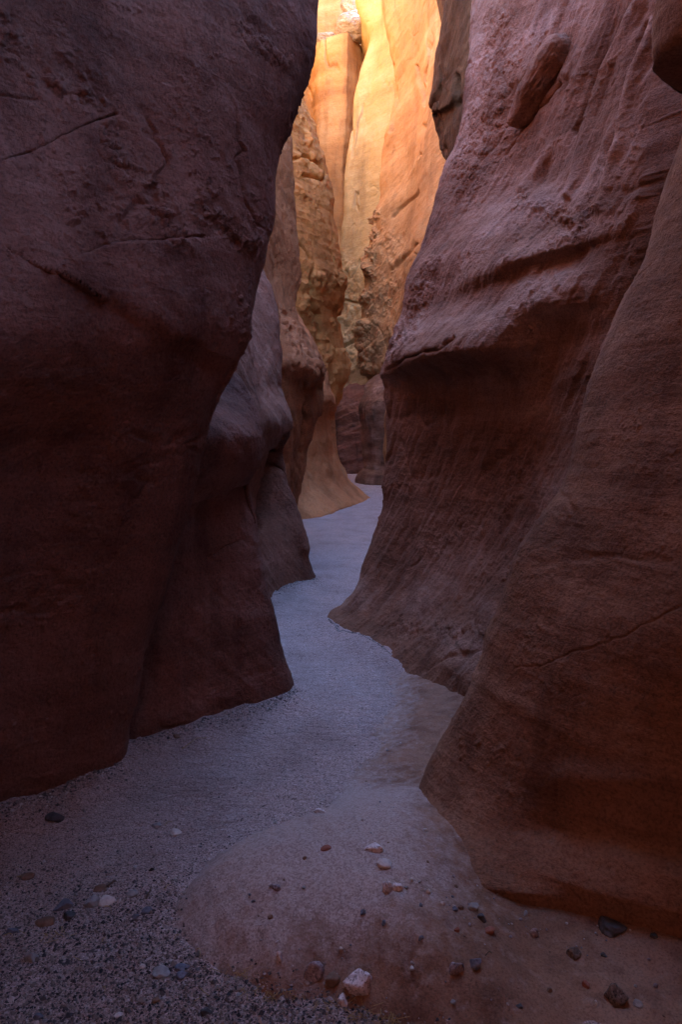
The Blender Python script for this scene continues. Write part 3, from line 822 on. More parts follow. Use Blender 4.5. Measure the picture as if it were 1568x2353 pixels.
K2 = line([(1850, 0, 2.35), (1800, 500, 2.3), (1700, 900, 2.25), (1600, 1250, 2.15), (1520, 1500, 2.1), (1455, 1750, 2.12), (1425, 1840, 2.13), (1405, 1900, 2.14), (1375, 1970, 2.12), (1340, 2040, 2.08)], top=(1.2, 2.1, 4.3))
K3 = line([(2100, 0, 2.0), (2000, 700, 1.95), (1900, 1200, 1.85), (1800, 1700, 1.88), (1780, 1850, 1.93), (1760, 1920, 1.94), (1735, 2000, 1.92), (1700, 2090, 1.87)], top=(1.08, 1.5, 4.3))  # unseen tops tip in over the bench, shaped to shade its right end
rock("rock_fin", [K0, K1, K2, K3, wline(1.3, 0.6, 1.05, 0.6, 4.3), wline(1.5, -3, 1.2, -3, 4.3), wline(2.3, -8), wline(9, -8), wline(9, 3.0), Off(K0, 1.6, 0.5), Off(K0, 0.16, 0.25)],
     [190, 170, 80, 14, 6, 5, 4, 4, 4, 14, 30], -0.2, 3.1, 4.3, 800, M_near,
     noise=[lumps(0.8, 0.02), bands((0.25, 0.1, 0.9), 0.7, 0.10, 0.010), lumps(0.10, 0.004, 4, 0.6), lumps(0.03, 0.0018, 3, 0.6), pits(0.03, 0.006, 0.15), fissures(0.6, 0.006, (1, 1, 0.5))],
     feats=[crack([(1568, 1390), (1500, 1425), (1440, 1460), (1370, 1485), (1310, 1500), (1250, 1530), (1190, 1535)], 2.0, 0.005),
            ridge([(1250, 1900), (1380, 1930), (1568, 1960)], 30, -0.02, 10), ridge([(1300, 1780), (1450, 1790), (1568, 1800)], 30, 0.015, 10)], face=(0, 3), seed=13)
tag(bpy.data.objects["rock_fin.006"], "smooth grainy brown fin sweeping down on the right, nearest there, with one hairline crack", "rock wall")

# ---- L: dark knob in the top right corner; unseen top extended left to shade the bench
L0 = line([(1520, -60, 2.9), (1514, 0, 2.9), (1507, 60, 2.9), (1508, 100, 2.9), (1518, 135, 2.92), (1535, 155, 2.95), (1560, 170, 3.0), (1640, 300, 3.1), (1760, 480, 3.2)], top=(0.4, 2.75, 5.2))
rock("rock_fin", [L0, Off(L0, 0.25, -0.4), Off(L0, 0.9, -0.9), wline(3, 1.8), wline(3, 4), Off(L0, 1.4, 0.6), Off(L0, 0.16, 0.22)],
     [40, 30, 8, 3, 4, 10, 14], 1.9, 3.7, 5.2, 220, M_near, noise=[lumps(0.6, 0.03), lumps(0.1, 0.01, 4, 0.6)], seed=14)
tag(bpy.data.objects["rock_fin.007"], "dark rounded rock overhang in the top right corner above the near right fin", "rock wall")

# ------------------------------------------------------------------ ground and the bedrock bench
def ground_pt(x, y, z=0.0):
    d = (CAMZ - z) * FOC / (y - HOR)
    return ((x - CX) / FOC * d, d)


bench_px = [(930, 1490), (912, 1530), (906, 1580), (882, 1650), (850, 1740), (800, 1800), (740, 1850), (660, 1895), (600, 1925), (540, 1940), (480, 1970), (430, 2020), (400, 2060), (390, 2090), (396, 2130), (422, 2180), (470, 2230), (510, 2250),
            (560, 2262), (640, 2288), (700, 2292), (760, 2298), (830, 2328), (950, 2375), (1100, 2410), (1300, 2430), (1800, 2450)]
bench_poly = [ground_pt(*p) for p in bench_px] + [(3.0, 1.6), (3.0, 5.2), (0.9, 5.2)]


foot_line = [px(*p)[:2] for p in [(961, 1850, 2.67), (1100, 1910, 2.33), (1400, 1910, 2.13), (1755, 1930, 1.94)]]


def bench_height(X, Y):
    d = inside_dist(X, Y, bench_poly)
    q = np.stack([X.ravel(), Y.ravel(), 0 * X.ravel()], -1)
    d = d + 0.06 * fbm(q / 0.3, 5, 0.6).reshape(X.shape)
    di = np.maximum(d, 0)
    near = 1 - smooth(2.35, 3.0, Y)
    H = 0.012 + 0.15 * near * smooth(0.62, 0.12, X)
    w = 0.07 + 0.07 * near
    z = H * (1 - np.exp(-(di / w) ** 1.3)) + di * (0.05 + 0.11 * smooth(2.6, 3.6, Y))
    z = np.where(d < 0, np.maximum(d * (0.15 + 0.45 * near), -0.06), z)
    fd, _ = polydist(X, Y, foot_line)
    z = z + 0.035 * np.exp(-(fd / 0.12) ** 1.3)
    z = z + 0.018 * fbm(q / 0.4 + 4, 4).reshape(X.shape) + 0.004 * fbm(q / 0.05 + 9, 3).reshape(X.shape)
    z = z + 0.009 * ridged(np.stack([q[:, 0] * 2 - q[:, 1] * 2, q[:, 0] * 7 + q[:, 1] * 7, q[:, 2]], -1), 3).reshape(X.shape)
    return z - 0.012


FEET = [[ground_pt(*p) for p in f] for f in [
    [(275, 1778), (150, 1835), (0, 1890), (-300, 2000)], [(678, 1605), (600, 1640), (500, 1670), (300, 1740)],
    [(727, 1340), (660, 1355), (620, 1365)], [(752, 1440), (775, 1465), (845, 1490), (912, 1528)]]]


def ground_height(X, Y):
    q = np.stack([X.ravel(), Y.ravel(), 0 * X.ravel()], -1)
    z = 0.02 * fbm(q / 0.9, 3) + 0.006 * fbm(q / 0.12 + 3, 3) + 0.0035 * fbm(q / 0.03 + 7, 2)
    z = z + 0.014 * fbm(q / 0.24 + 13, 3, 0.6) - 0.010 * np.maximum(fbm(q / 0.16 + 21, 2) - 0.15, 0)
    far = smooth(3.0, 5.0, q[:, 1])
    wob = 0.04 * fbm(q / 0.15 + 2, 3)
    for f in FEET:
        fd, _ = polydist(q[:, 0], q[:, 1], f)
        z = z + (0.06 + 0.035 * fbm(q / 0.2 + 8, 3)) * np.exp(-((fd + wob) / 0.15) ** 2 * np.where(fd + wob > 0, 1, 0))
    z = z + far * 0.012 * fbm(q * np.array([2.0, 6.0, 1]) + 5, 3)
    return z.reshape(X.shape)


def grid_mesh(name, xs, ys, hf, m):
    X, Y = np.meshgrid(xs, ys)
    Z = hf(X, Y)
    V = np.stack([X, Y, Z], -1).reshape(-1, 3)
    idx = np.arange(X.size).reshape(X.shape)
    Q = np.stack([idx[:-1, :-1], idx[:-1, 1:], idx[1:, 1:], idx[1:, :-1]], -1).reshape(-1, 4)
    return mesh_from(name, V, Q, m)


def sand_material():
    m, nt, b = mat("gravelly_sand")
    L = nt.links.new
    tc = node(nt, "ShaderNodeTexCoord")
    vo = node(nt, "ShaderNodeTexVoronoi", i_Scale=260.0)
    L(tc.outputs["Object"], vo.inputs["Vector"])
    n1 = node(nt, "ShaderNodeTexNoise", i_Scale=2.5, i_Detail=6.0)
    L(tc.outputs["Object"], n1.inputs["Vector"])
    n2 = node(nt, "ShaderNodeTexNoise", i_Scale=160.0, i_Detail=3.0)
    L(tc.outputs["Object"], n2.inputs["Vector"])
    sep = node(nt, "ShaderNodeSeparateColor")
    L(vo.outputs["Color"], sep.inputs[0])
    g = ramp(nt, [(0.0, (0.10, 0.066, 0.06)), (0.16, (0.30, 0.205, 0.185)), (0.6, (0.46, 0.325, 0.30)), (0.92, (0.54, 0.39, 0.365)), (1.0, (0.66, 0.53, 0.5))])
    L(sep.outputs[0], g.inputs[0])
    r = ramp(nt, [(0.32, (0.84, 0.81, 0.8)), (0.5, (1, 1, 1)), (0.7, (1.1, 1.07, 1.05))])
    L(n1.outputs[0], r.inputs[0])
    mu = node(nt, "ShaderNodeMixRGB", blend_type='MULTIPLY')
    mu.inputs[0].default_value = 1
    L(g.outputs[0], mu.inputs[1])
    L(r.outputs[0], mu.inputs[2])
    L(mu.outputs[0], b.inputs["Base Color"])
    b.inputs["Roughness"].default_value = 0.9
    rm = node(nt, "ShaderNodeMapping")
    rm.inputs["Scale"].default_value = (9.0, 26.0, 1.0)
    L(tc.outputs["Object"], rm.inputs["Vector"])
    n3 = node(nt, "ShaderNodeTexNoise", i_Scale=1.0, i_Detail=5.0, i_Roughness=0.6, i_Distortion=0.8)
    L(rm.outputs[0], n3.inputs["Vector"])
    b0 = node(nt, "ShaderNodeBump", i_Strength=1.0, i_Distance=0.035)
    L(n3.outputs[0], b0.inputs["Height"])
    b1 = node(nt, "ShaderNodeBump", i_Strength=0.9, i_Distance=0.006)
    L(b0.outputs[0], b1.inputs["Normal"])
    L(n2.outputs[0], b1.inputs["Height"])
    b2 = node(nt, "ShaderNodeBump", i_Strength=0.7, i_Distance=0.004, invert=True)
    L(vo.outputs["Distance"], b2.inputs["Height"])
    L(b1.outputs[0], b2.inputs["Normal"])
    L(b2.outputs[0], b.inputs["Normal"])
    return m


M_sand = sand_material()
M_bench = rock_material("dusty_bedrock", (0.15, 0.072, 0.045), (0.23, 0.118, 0.078), (0.30, 0.17, 0.12), size=0.6, tilt=(0, 0, 0), bump=0.45)
xs = np.concatenate([[-14, -8, -4, -2.6], np.arange(-1.8, 1.3, 0.011), [1.6, 2.4, 4, 8, 14]])
ys = np.concatenate([[-14, -6, -2, 0, 0.8, 1.2], np.arange(1.45, 4.2, 0.010), np.arange(4.2, 10, 0.03), np.arange(10, 34, 0.12), [36, 40, 50]])
tag(grid_mesh("ground", xs, ys, ground_height, M_sand), "gravelly sand floor winding through the canyon", None, None, "structure")
xs = np.concatenate([np.arange(-0.75, 1.6, 0.009), [2.0, 2.6]])
ys = np.concatenate([np.arange(1.2, 4.9, 0.010)])
def bench_dust(m):
    """Sand lies on the bench's margin and in its hollows (attribute dust)."""
    nt = m.node_tree
    L = nt.links.new
    b = nt.nodes["Principled BSDF"]
    old = b.inputs["Base Color"].links[0].from_socket
    a = node(nt, "ShaderNodeAttribute", attribute_name="dust")
    tc = node(nt, "ShaderNodeTexCoord")
    vo = node(nt, "ShaderNodeTexVoronoi", i_Scale=210.0)
    L(tc.outputs["Object"], vo.inputs["Vector"])
    sp = node(nt, "ShaderNodeSeparateColor")
    L(vo.outputs["Color"], sp.inputs[0])
    r = ramp(nt, [(0.0, (0.27, 0.185, 0.165)), (0.5, (0.38, 0.272, 0.245)), (1.0, (0.46, 0.355, 0.325))])
    L(sp.outputs[0], r.inputs[0])
    n = node(nt, "ShaderNodeTexNoise", i_Scale=26.0, i_Detail=6.0, i_Roughness=0.65)
    L(tc.outputs["Object"], n.inputs["Vector"])
    ad = node(nt, "ShaderNodeMath", operation='ADD')
    L(a.outputs["Fac"], ad.inputs[0])
    L(n.outputs[0], ad.inputs[1])
    rr = ramp(nt, [(0.55, (0, 0, 0)), (1.25, (1, 1, 1))])
    hf = node(nt, "ShaderNodeMath", operation='MULTIPLY')
    L(ad.outputs[0], hf.inputs[0])
    hf.inputs[1].default_value = 1.0
    L(hf.outputs[0], rr.inputs[0])
    mx = node(nt, "ShaderNodeMixRGB")
    L(rr.outputs[0], mx.inputs[0])
    L(old, mx.inputs[1])
    L(r.outputs[0], mx.inputs[2])
    L(mx.outputs[0], b.inputs["Base Color"])


bench_dust(M_bench)
bench = grid_mesh("rock_bench", xs, ys, bench_height, M_bench)
co = np.zeros(len(bench.data.vertices) * 3, np.float32)
bench.data.vertices.foreach_get("co", co)
co = co.reshape(-1, 3).astype(float)
dd = inside_dist(co[:, 0], co[:, 1], bench_poly)
nz_ = fbm(np.stack([co[:, 0], co[:, 1], 0 * co[:, 0]], -1) / 0.22, 4)
bx = co[:, 0] + 0.15 * nz_
dust = 0.85 * smooth(0.55, -0.05, bx) * smooth(1.75, 2.15, co[:, 1] + 0.15 * nz_) * smooth(3.1, 2.6, co[:, 1]) + 0.3 * smooth(0.25, 0.0, dd + 0.15 * nz_) * smooth(2.2, 2.6, co[:, 1])
at = bench.data.attributes.new("dust", 'FLOAT', 'POINT')
at.data.foreach_set("value", np.clip(dust, 0, 1).astype(np.float32))
tag(bench, "smooth dusty bedrock hump at the foot of the right fin, running back to the passage", "bedrock", None, None)


# ------------------------------------------------------------------ stones
def top_height(x, y):
    X, Y = np.array([[x]]), np.array([[y]])
    g = ground_height(X, Y)[0, 0]
    if -0.7 < x < 2.5 and 1.2 < y < 4.85:
        g = max(g, bench_height(X, Y)[0, 0])
    return g


def on_floor(x, y):
    """The point of the floor or bench seen at a traced position."""
    z = 0.0
    for _ in range(12):
        p = ground_pt(x, y, z)
        z = 0.5 * z + 0.5 * top_height(*p)
    p = ground_pt(x, y, z)
    return Vector((p[0], p[1], top_height(*p)))


def plain_stone(name, a, b_, rough=0.8, scale=40.0):
    m, nt, b = mat(name)
    L = nt.links.new
    tc = node(nt, "ShaderNodeTexCoord")
    n = node(nt, "ShaderNodeTexNoise", i_Scale=scale, i_Detail=6.0, i_Roughness=0.7)
    L(tc.outputs["Object"], n.inputs["Vector"])
    r = ramp(nt, [(0.35, a), (0.65, b_)])
    L(n.outputs[0], r.inputs[0])
    L(r.outputs[0], b.inputs["Base Color"])
    b.inputs["Roughness"].default_value = rough
    bp = node(nt, "ShaderNodeBump", i_Strength=0.5, i_Distance=0.003)
    L(n.outputs[0], bp.inputs["Height"])
    L(bp.outputs[0], b.inputs["Normal"])
    return m


def speckled_stone(name, base, spots, pale, scale=1.0):
    m, nt, b = mat(name)
    L = nt.links.new
    tc = node(nt, "ShaderNodeTexCoord")
    n1 = node(nt, "ShaderNodeTexNoise", i_Scale=150.0 * scale, i_Detail=5.0, i_Roughness=0.7)
    L(tc.outputs["Object"], n1.inputs["Vector"])
    n2 = node(nt, "ShaderNodeTexNoise", i_Scale=60.0 * scale, i_Detail=6.0, i_Roughness=0.65)
    L(tc.outputs["Object"], n2.inputs["Vector"])
    r1 = ramp(nt, [(0.38, spots), (0.46, base), (0.56, base), (0.63, pale)])
    L(n1.outputs[0], r1.inputs[0])
    r2 = ramp(nt, [(0.33, (0.4, 0.38, 0.39)), (0.46, (1, 1, 1))])
    L(n2.outputs[0], r2.inputs[0])
    mu = node(nt, "ShaderNodeMixRGB", blend_type='MULTIPLY')
    mu.inputs[0].default_value = 1.0
    L(r1.outputs[0], mu.inputs[1])
    L(r2.outputs[0], mu.inputs[2])
    L(mu.outputs[0], b.inputs["Base Color"])
    b.inputs["Roughness"].default_value = 0.75
    bp = node(nt, "ShaderNodeBump", i_Strength=0.8, i_Distance=0.005)
    L(n2.outputs[0], bp.inputs["Height"])
    L(bp.outputs[0], b.inputs["Normal"])
    return m


SM = {
    'granite': speckled_stone("pink_white_granite", (0.64, 0.52, 0.52), (0.14, 0.10, 0.10), (0.8, 0.74, 0.74)),
    'purple': speckled_stone("purple_grey_granite", (0.28, 0.21, 0.22), (0.07, 0.045, 0.05), (0.45, 0.37, 0.38)),
    'speckled': speckled_stone("brown_speckled_rock", (0.15, 0.10, 0.08), (0.03, 0.02, 0.018), (0.26, 0.19, 0.16)),
    'slate': plain_stone("blue_grey_slate", (0.09, 0.09, 0.12), (0.19, 0.185, 0.23)),
    'black': plain_stone("black_basalt", (0.04, 0.036, 0.04), (0.10, 0.092, 0.10), 0.6),
    'grey': plain_stone("grey_rock", (0.20, 0.185, 0.19), (0.34, 0.31, 0.31)),
    'pale': plain_stone("pale_rock", (0.42, 0.35, 0.33), (0.6, 0.53, 0.5)),
    'brown': plain_stone("brown_rock", (0.13, 0.075, 0.055), (0.24, 0.14, 0.10)),
    'red': plain_stone("red_rock", (0.20, 0.065, 0.045), (0.32, 0.12, 0.085)),
}


def stone_mesh(name, dims, m, seed, planes=14, angular=0.7, sub=4):
    """A worn, faceted stone: a ball cut by random planes, roughened."""
    import bmesh
    rs = np.random.RandomState(seed)
    bm = bmesh.new()
    bmesh.ops.create_icosphere(bm, subdivisions=sub, radius=1.0)
    V = np.array([v.co[:] for v in bm.verts])
    n = rs.normal(size=(planes, 3))
    n /= np.linalg.norm(n, axis=1)[:, None]
    d = rs.uniform(0.5, 0.88, planes)
    dots = V @ n.T
    rr = np.where(dots > 0.05, d / np.maximum(dots, 0.05), 9).min(1)
    rr = np.minimum(rr, 1.0)
    rr = 1 + (rr - 1) * angular
    rr = rr * 1.18 * (1 + 0.14 * fbm(V * 1.3 + seed, 3) + 0.09 * fbm(V * 4 + seed, 3, 0.6))
    V = V * rr[:, None] * np.array(dims) / 2
    for v, c in zip(bm.verts, V):
        v.co = c
    me = bpy.data.meshes.new(name)
    bm.to_mesh(me)
    bm.free()
    me.polygons.foreach_set("use_smooth", np.ones(len(me.polygons), bool))
    me.materials.append(m)
    return me


STONES = [
    # x, y, width, height, kind, name, label   (traced units)
    (821, 2244, 70, 58, 'granite', 'stone', "largest pinkish white granite stone, black speckled, on the bedrock hump's front edge"),
    (726, 2225, 43, 44, 'purple', 'stone', "purple-white speckled stone left of the brown stone beside the largest granite stone"),
    (767, 2246, 36, 26, 'brown', 'stone', "brown stone wedged between the largest granite stone and the purple-white one"),
    (1047, 2217, 32, 38, 'purple', 'stone', "rounded purple-grey stone left of an angular slate-blue one on the hump"),
    (1095, 2209, 30, 30, 'slate', 'stone', "angular slate-blue stone right of the rounded purple-grey one on the hump"),
    (890, 2030, 26, 34, 'granite', 'stone', "white speckled stone, left half of a touching pair on the hump's crest"),
    (915, 2036, 24, 26, 'granite', 'stone', "white speckled stone, smaller right half of a touching pair on the hump's crest"),
    (884, 1981, 34, 20, 'pale', 'stone', "flat whitish stone above the touching pair of white stones"),
    (861, 1946, 36, 24, 'granite', 'stone', "white speckled stone at the sandy hollow, topmost of the white stones on the hump"),
    (1108, 2104, 23, 26, 'black', 'stone', "glossy black angular stone below a grey one at the foot of the right fin"),
    (1087, 2079, 26, 18, 'grey', 'stone', "grey stone just above the glossy black angular stone"),
    (1124, 2136, 28, 16, 'red', 'stone', "reddish flat stone just below the glossy black angular stone"),
    (1230, 2140, 22, 23, 'purple', 'stone', "pinkish grey round stone alone in the shade below the right fin"),
    (1405, 2122, 68, 28, 'black', 'stone', "long low black stone in the shade under the right fin"),
    (1321, 2188, 30, 26, 'speckled', 'stone', "brown speckled cobble half sunk in the shaded hump, above the bigger brown one"),
    (1415, 2278, 58, 50, 'speckled', 'stone', "big crumbly brown speckled stone at the lower right"),
    (1348, 2260, 18, 20, 'red', 'stone', "small red stone left of the big crumbly brown one"),
    (1468, 2303, 20, 15, 'grey', 'stone', "grey pebble right of the big crumbly brown stone"),
    (1051, 2134, 13, 15, 'red', 'stone', "small red-brown pebble left of the reddish flat stone"),
    (1209, 2097, 11, 15, 'grey', 'stone', "small upright grey pebble above the pinkish grey round stone"),
    (834, 2094, 12, 13, 'slate', 'stone', "small dark blue pebble in the middle of the hump"),
    (882, 2118, 9, 15, 'slate', 'stone', "thin upright blue pebble right of the dark blue one"),
    (967, 2153, 13, 13, 'slate', 'stone', "small blue-grey pebble on the hump above the purple-grey stone"),
    (1047, 2086, 15, 12, 'slate', 'stone', "small slate pebble left of the grey stone at the fin's foot"),
    (1060, 2084, 12, 14, 'brown', 'stone', "small brown pebble between the slate pebble and the grey stone"),
    (1018, 2074, 11, 11, 'pale', 'stone', "pinkish white pebble, lower of two at the fin's foot"),
    (985, 2046, 12, 14, 'pale', 'stone', "white pebble, upper of two at the fin's foot"),
    (978, 1906, 11, 11, 'pale', 'stone', "small white pebble under the corner of the right fin"),
    (1264, 2272, 12, 15, 'brown', 'stone', "red-brown upright pebble in the shade left of the small red stone"),
    (1195, 2310, 16, 9, 'black', 'stone', "small flat black pebble near the bottom of the hump"),
    (1371, 2302, 8, 13, 'pale', 'stone', "whitish thin pebble below the small red stone"),
    (1389, 2192, 13, 13, 'black', 'stone', "small dark pebble right of the brown speckled cobble"),
    (1504, 2148, 14, 18, 'black', 'stone', "dark pebble right of the long low black stone"),
    (788, 2294, 30, 28, 'granite', 'stone', "pale granite stone at the hump's lower edge, below the largest granite stone"),
    (641, 2195, 15, 24, 'granite', 'stone', "upright pinkish white stone on the left flank of the hump"),
    (636, 2038, 17, 15, 'purple', 'stone', "pinkish pebble on the upper left of the hump"),
    (752, 1947, 25, 8, 'red', 'stone', "flat dark red chip on the crest of the hump"),
    (700, 1970, 10, 9, 'brown', 'stone', "tiny dark brown pebble below the flat red chip"),
    (633, 1888, 9, 11, 'pale', 'stone', "tiny cream pebble where sand meets the back of the hump"),
    (735, 1873, 25, 18, 'granite', 'stone', "white speckled stone on the bench behind the hump"),
    (622, 2105, 12, 10, 'brown', 'stone', "brown crumb of rock on the middle left of the hump"),
    (582, 2070, 8, 9, 'slate', 'stone', "tiny blue pebble above the brown crumb on the hump"),
    (403, 1909, 25, 14, 'pale', 'stone', "flat pale oval stone alone on the sand"),
    (358, 1894, 23, 15, 'grey', 'stone', "low grey stone left of the flat pale oval one on the sand"),
    (231, 2039, 33, 14, 'brown', 'stone', "flat brown stone above the pale one in the gravel at left"),
    (210, 2069, 30, 28, 'grey', 'stone', "angular grey stone left of the long pale one in the gravel"),
    (245, 2066, 34, 19, 'pale', 'stone', "long pale stone right of the angular grey one in the gravel"),
    (146, 2078, 40, 27, 'slate', 'stone', "large dark blue stone left of the angular grey one"),
    (106, 2113, 38, 23, 'brown', 'stone', "brown stone below the large dark blue one"),
    (157, 2101, 30, 20, 'black', 'stone', "blackish stone touching the lower edge of the large dark blue one"),
    (30, 2135, 24, 22, 'slate', 'stone', "dark blue stone beside the left edge of the gravel"),
    (71, 2196, 32, 24, 'grey', 'stone', "rounded grey stone alone in the dark gravel at left"),
    (367, 2231, 39, 21, 'grey', 'stone', "flat grey oval stone left of two dark blue ones by the hump"),
    (419, 2222, 30, 13, 'slate', 'stone', "flat dark blue stone, upper of two touching by the hump's left end"),
    (419, 2237, 25, 19, 'slate', 'stone', "dark blue stone, lower of two touching by the hump's left end"),
    (474, 2321, 30, 25, 'black', 'stone', "black block of stone near the bottom of the gravel"),
    (327, 2220, 14, 11, 'pale', 'stone', "small whitish pebble left of the flat grey oval stone"),
    (271, 2331, 20, 15, 'pale', 'stone', "pale pebble at the bottom edge of the gravel"),
    (124, 1873, 34, 24, 'black', 'stone', "dark stone at the foot of the big left fin"),
    (405, 1690, 16, 11, 'brown', 'stone', "dark brown stone at the foot of the second left fin"),
    (427, 1678, 9, 6, 'grey', 'stone', "tiny grey pebble beside the dark brown stone at the second left fin"),
    (86, 2333, 24, 20, 'slate', 'stone', "dark blue stone in the lower left corner"),
    (103, 2344, 16, 12, 'grey', 'stone', "grey pebble right of the dark blue stone in the lower left corner"),
    (357, 2296, 18, 16, 'brown', 'stone', "brown pebble in the gravel below the flat grey oval stone"),
    (300, 2050, 26, 14, 'grey', 'stone', "dull grey stone in the gravel right of the long pale one"),
    (60, 2013, 30, 12, 'brown', 'stone', "flat brown stone near the left edge, uppermost in the gravel"),
    (335, 2090, 24, 16, 'slate', 'stone', "blue-grey stone in the gravel left of the hump's nose"),
    (310, 2104, 15, 12, 'slate', 'stone', "small slate pebble left of the blue-grey stone near the hump's nose"),
    (310, 1990, 9, 7, 'pale', 'stone', "small cream pebble in the sand above the dull grey stone"),
    (550, 2285, 12, 8, 'grey', 'stone', "small grey pebble under the hump's lower left edge"),
    (668, 2273, 12, 8, 'slate', 'stone', "small slate pebble at the hump's lower edge left of the brown stone"),
    (876, 1103, 9, 7, 'pale', 'stone', "small pinkish stone on the far sand beside the pillar foot"),
]
for k, (x, y, w, h, kind, nm, lab) in enumerate(STONES):
    p = on_floor(x, y + h * 0.30)
    u = p.y / FOC
    W, H = w * u * 1.08, h * u * 1.05
    me = stone_mesh(nm, (W, max(W * 0.75, H * 0.7), H), SM[kind], 100 + k, angular=0.7 if kind in ('pale', 'brown') else 1.0)
    o = bpy.data.objects.new(nm, me)
    col.objects.link(o)
    o.location = p + Vector((0, 0, H * 0.04))
    o.rotation_euler = (0, 0, (k * 1.7) % 0.9 - 0.45)
    tag(o, lab, 'stone')

# small pebbles scattered over the hump and the bench: one prototype per kind, copied
rs = np.random.RandomState(11)
protos = [stone_mesh("pebble", (1, 0.8, 0.65), SM[kd], 900 + i, sub=3) for i, kd in enumerate(['pale', 'grey', 'brown', 'purple', 'slate', 'granite'])]
n_p = 0
first = [None] * 6
BAND = [(880, 1660), (885, 1720), (870, 1800), (850, 1880), (880, 1960), (980, 2040), (1080, 2090), (1200, 2130), (1330, 2150), (1450, 2150)]
while n_p < 130:
    if rs.rand() < 0.62:
        t = rs.rand() * (len(BAND) - 1.001)
        i = int(t)
        f = t - i
        x = BAND[i][0] * (1 - f) + BAND[i + 1][0] * f + rs.normal() * 30
        y = BAND[i][1] * (1 - f) + BAND[i + 1][1] * f + rs.normal() * 22
    else:
        x, y = rs.uniform(450, 1560), rs.uniform(1950, 2340)
    q = on_floor(x, y)
    d = inside_dist(np.array([[q.x]]), np.array([[q.y]]), bench_poly)[0, 0]
    if d < 0.03:
        continue
    j = rs.randint(6)
    if first[j] is None:
        o = first[j] = bpy.data.objects.new("pebble", protos[j])
    else:
        o = first[j].copy()
    col.objects.link(o)
    s_ = float(np.clip(rs.lognormal(math.log(0.0065), 0.4), 0.0035, 0.014))
    o.scale = (s_, s_, s_)
    o.location = q + Vector((0, 0, s_ * 0.2))
    o.rotation_euler = (0, 0, rs.uniform(0, 6.28))
    tag(o, "tiny pebble stuck on the smooth bedrock below the right fin", 'pebble', 'tiny pebbles on the bedrock')
    n_p += 1

# ------------------------------------------------------------------ gravel: uncountable grains on the canyon floor
def gravel_material():
    m, nt, b = mat("gravel_grains")
    L = nt.links.new
    a = node(nt, "ShaderNodeAttribute", attribute_name="tone")
    r = ramp(nt, [(0.0, (0.03, 0.03, 0.04)), (0.25, (0.10, 0.085, 0.09)), (0.5, (0.24, 0.18, 0.16)), (0.75, (0.38, 0.31, 0.30)), (0.93, (0.5, 0.42, 0.40)), (1.0, (0.7, 0.64, 0.62))])
    L(a.outputs["Fac"], r.inputs[0])
    L(r.outputs[0], b.inputs["Base Color"])
    b.inputs["Roughness"].default_value = 0.75
    return m


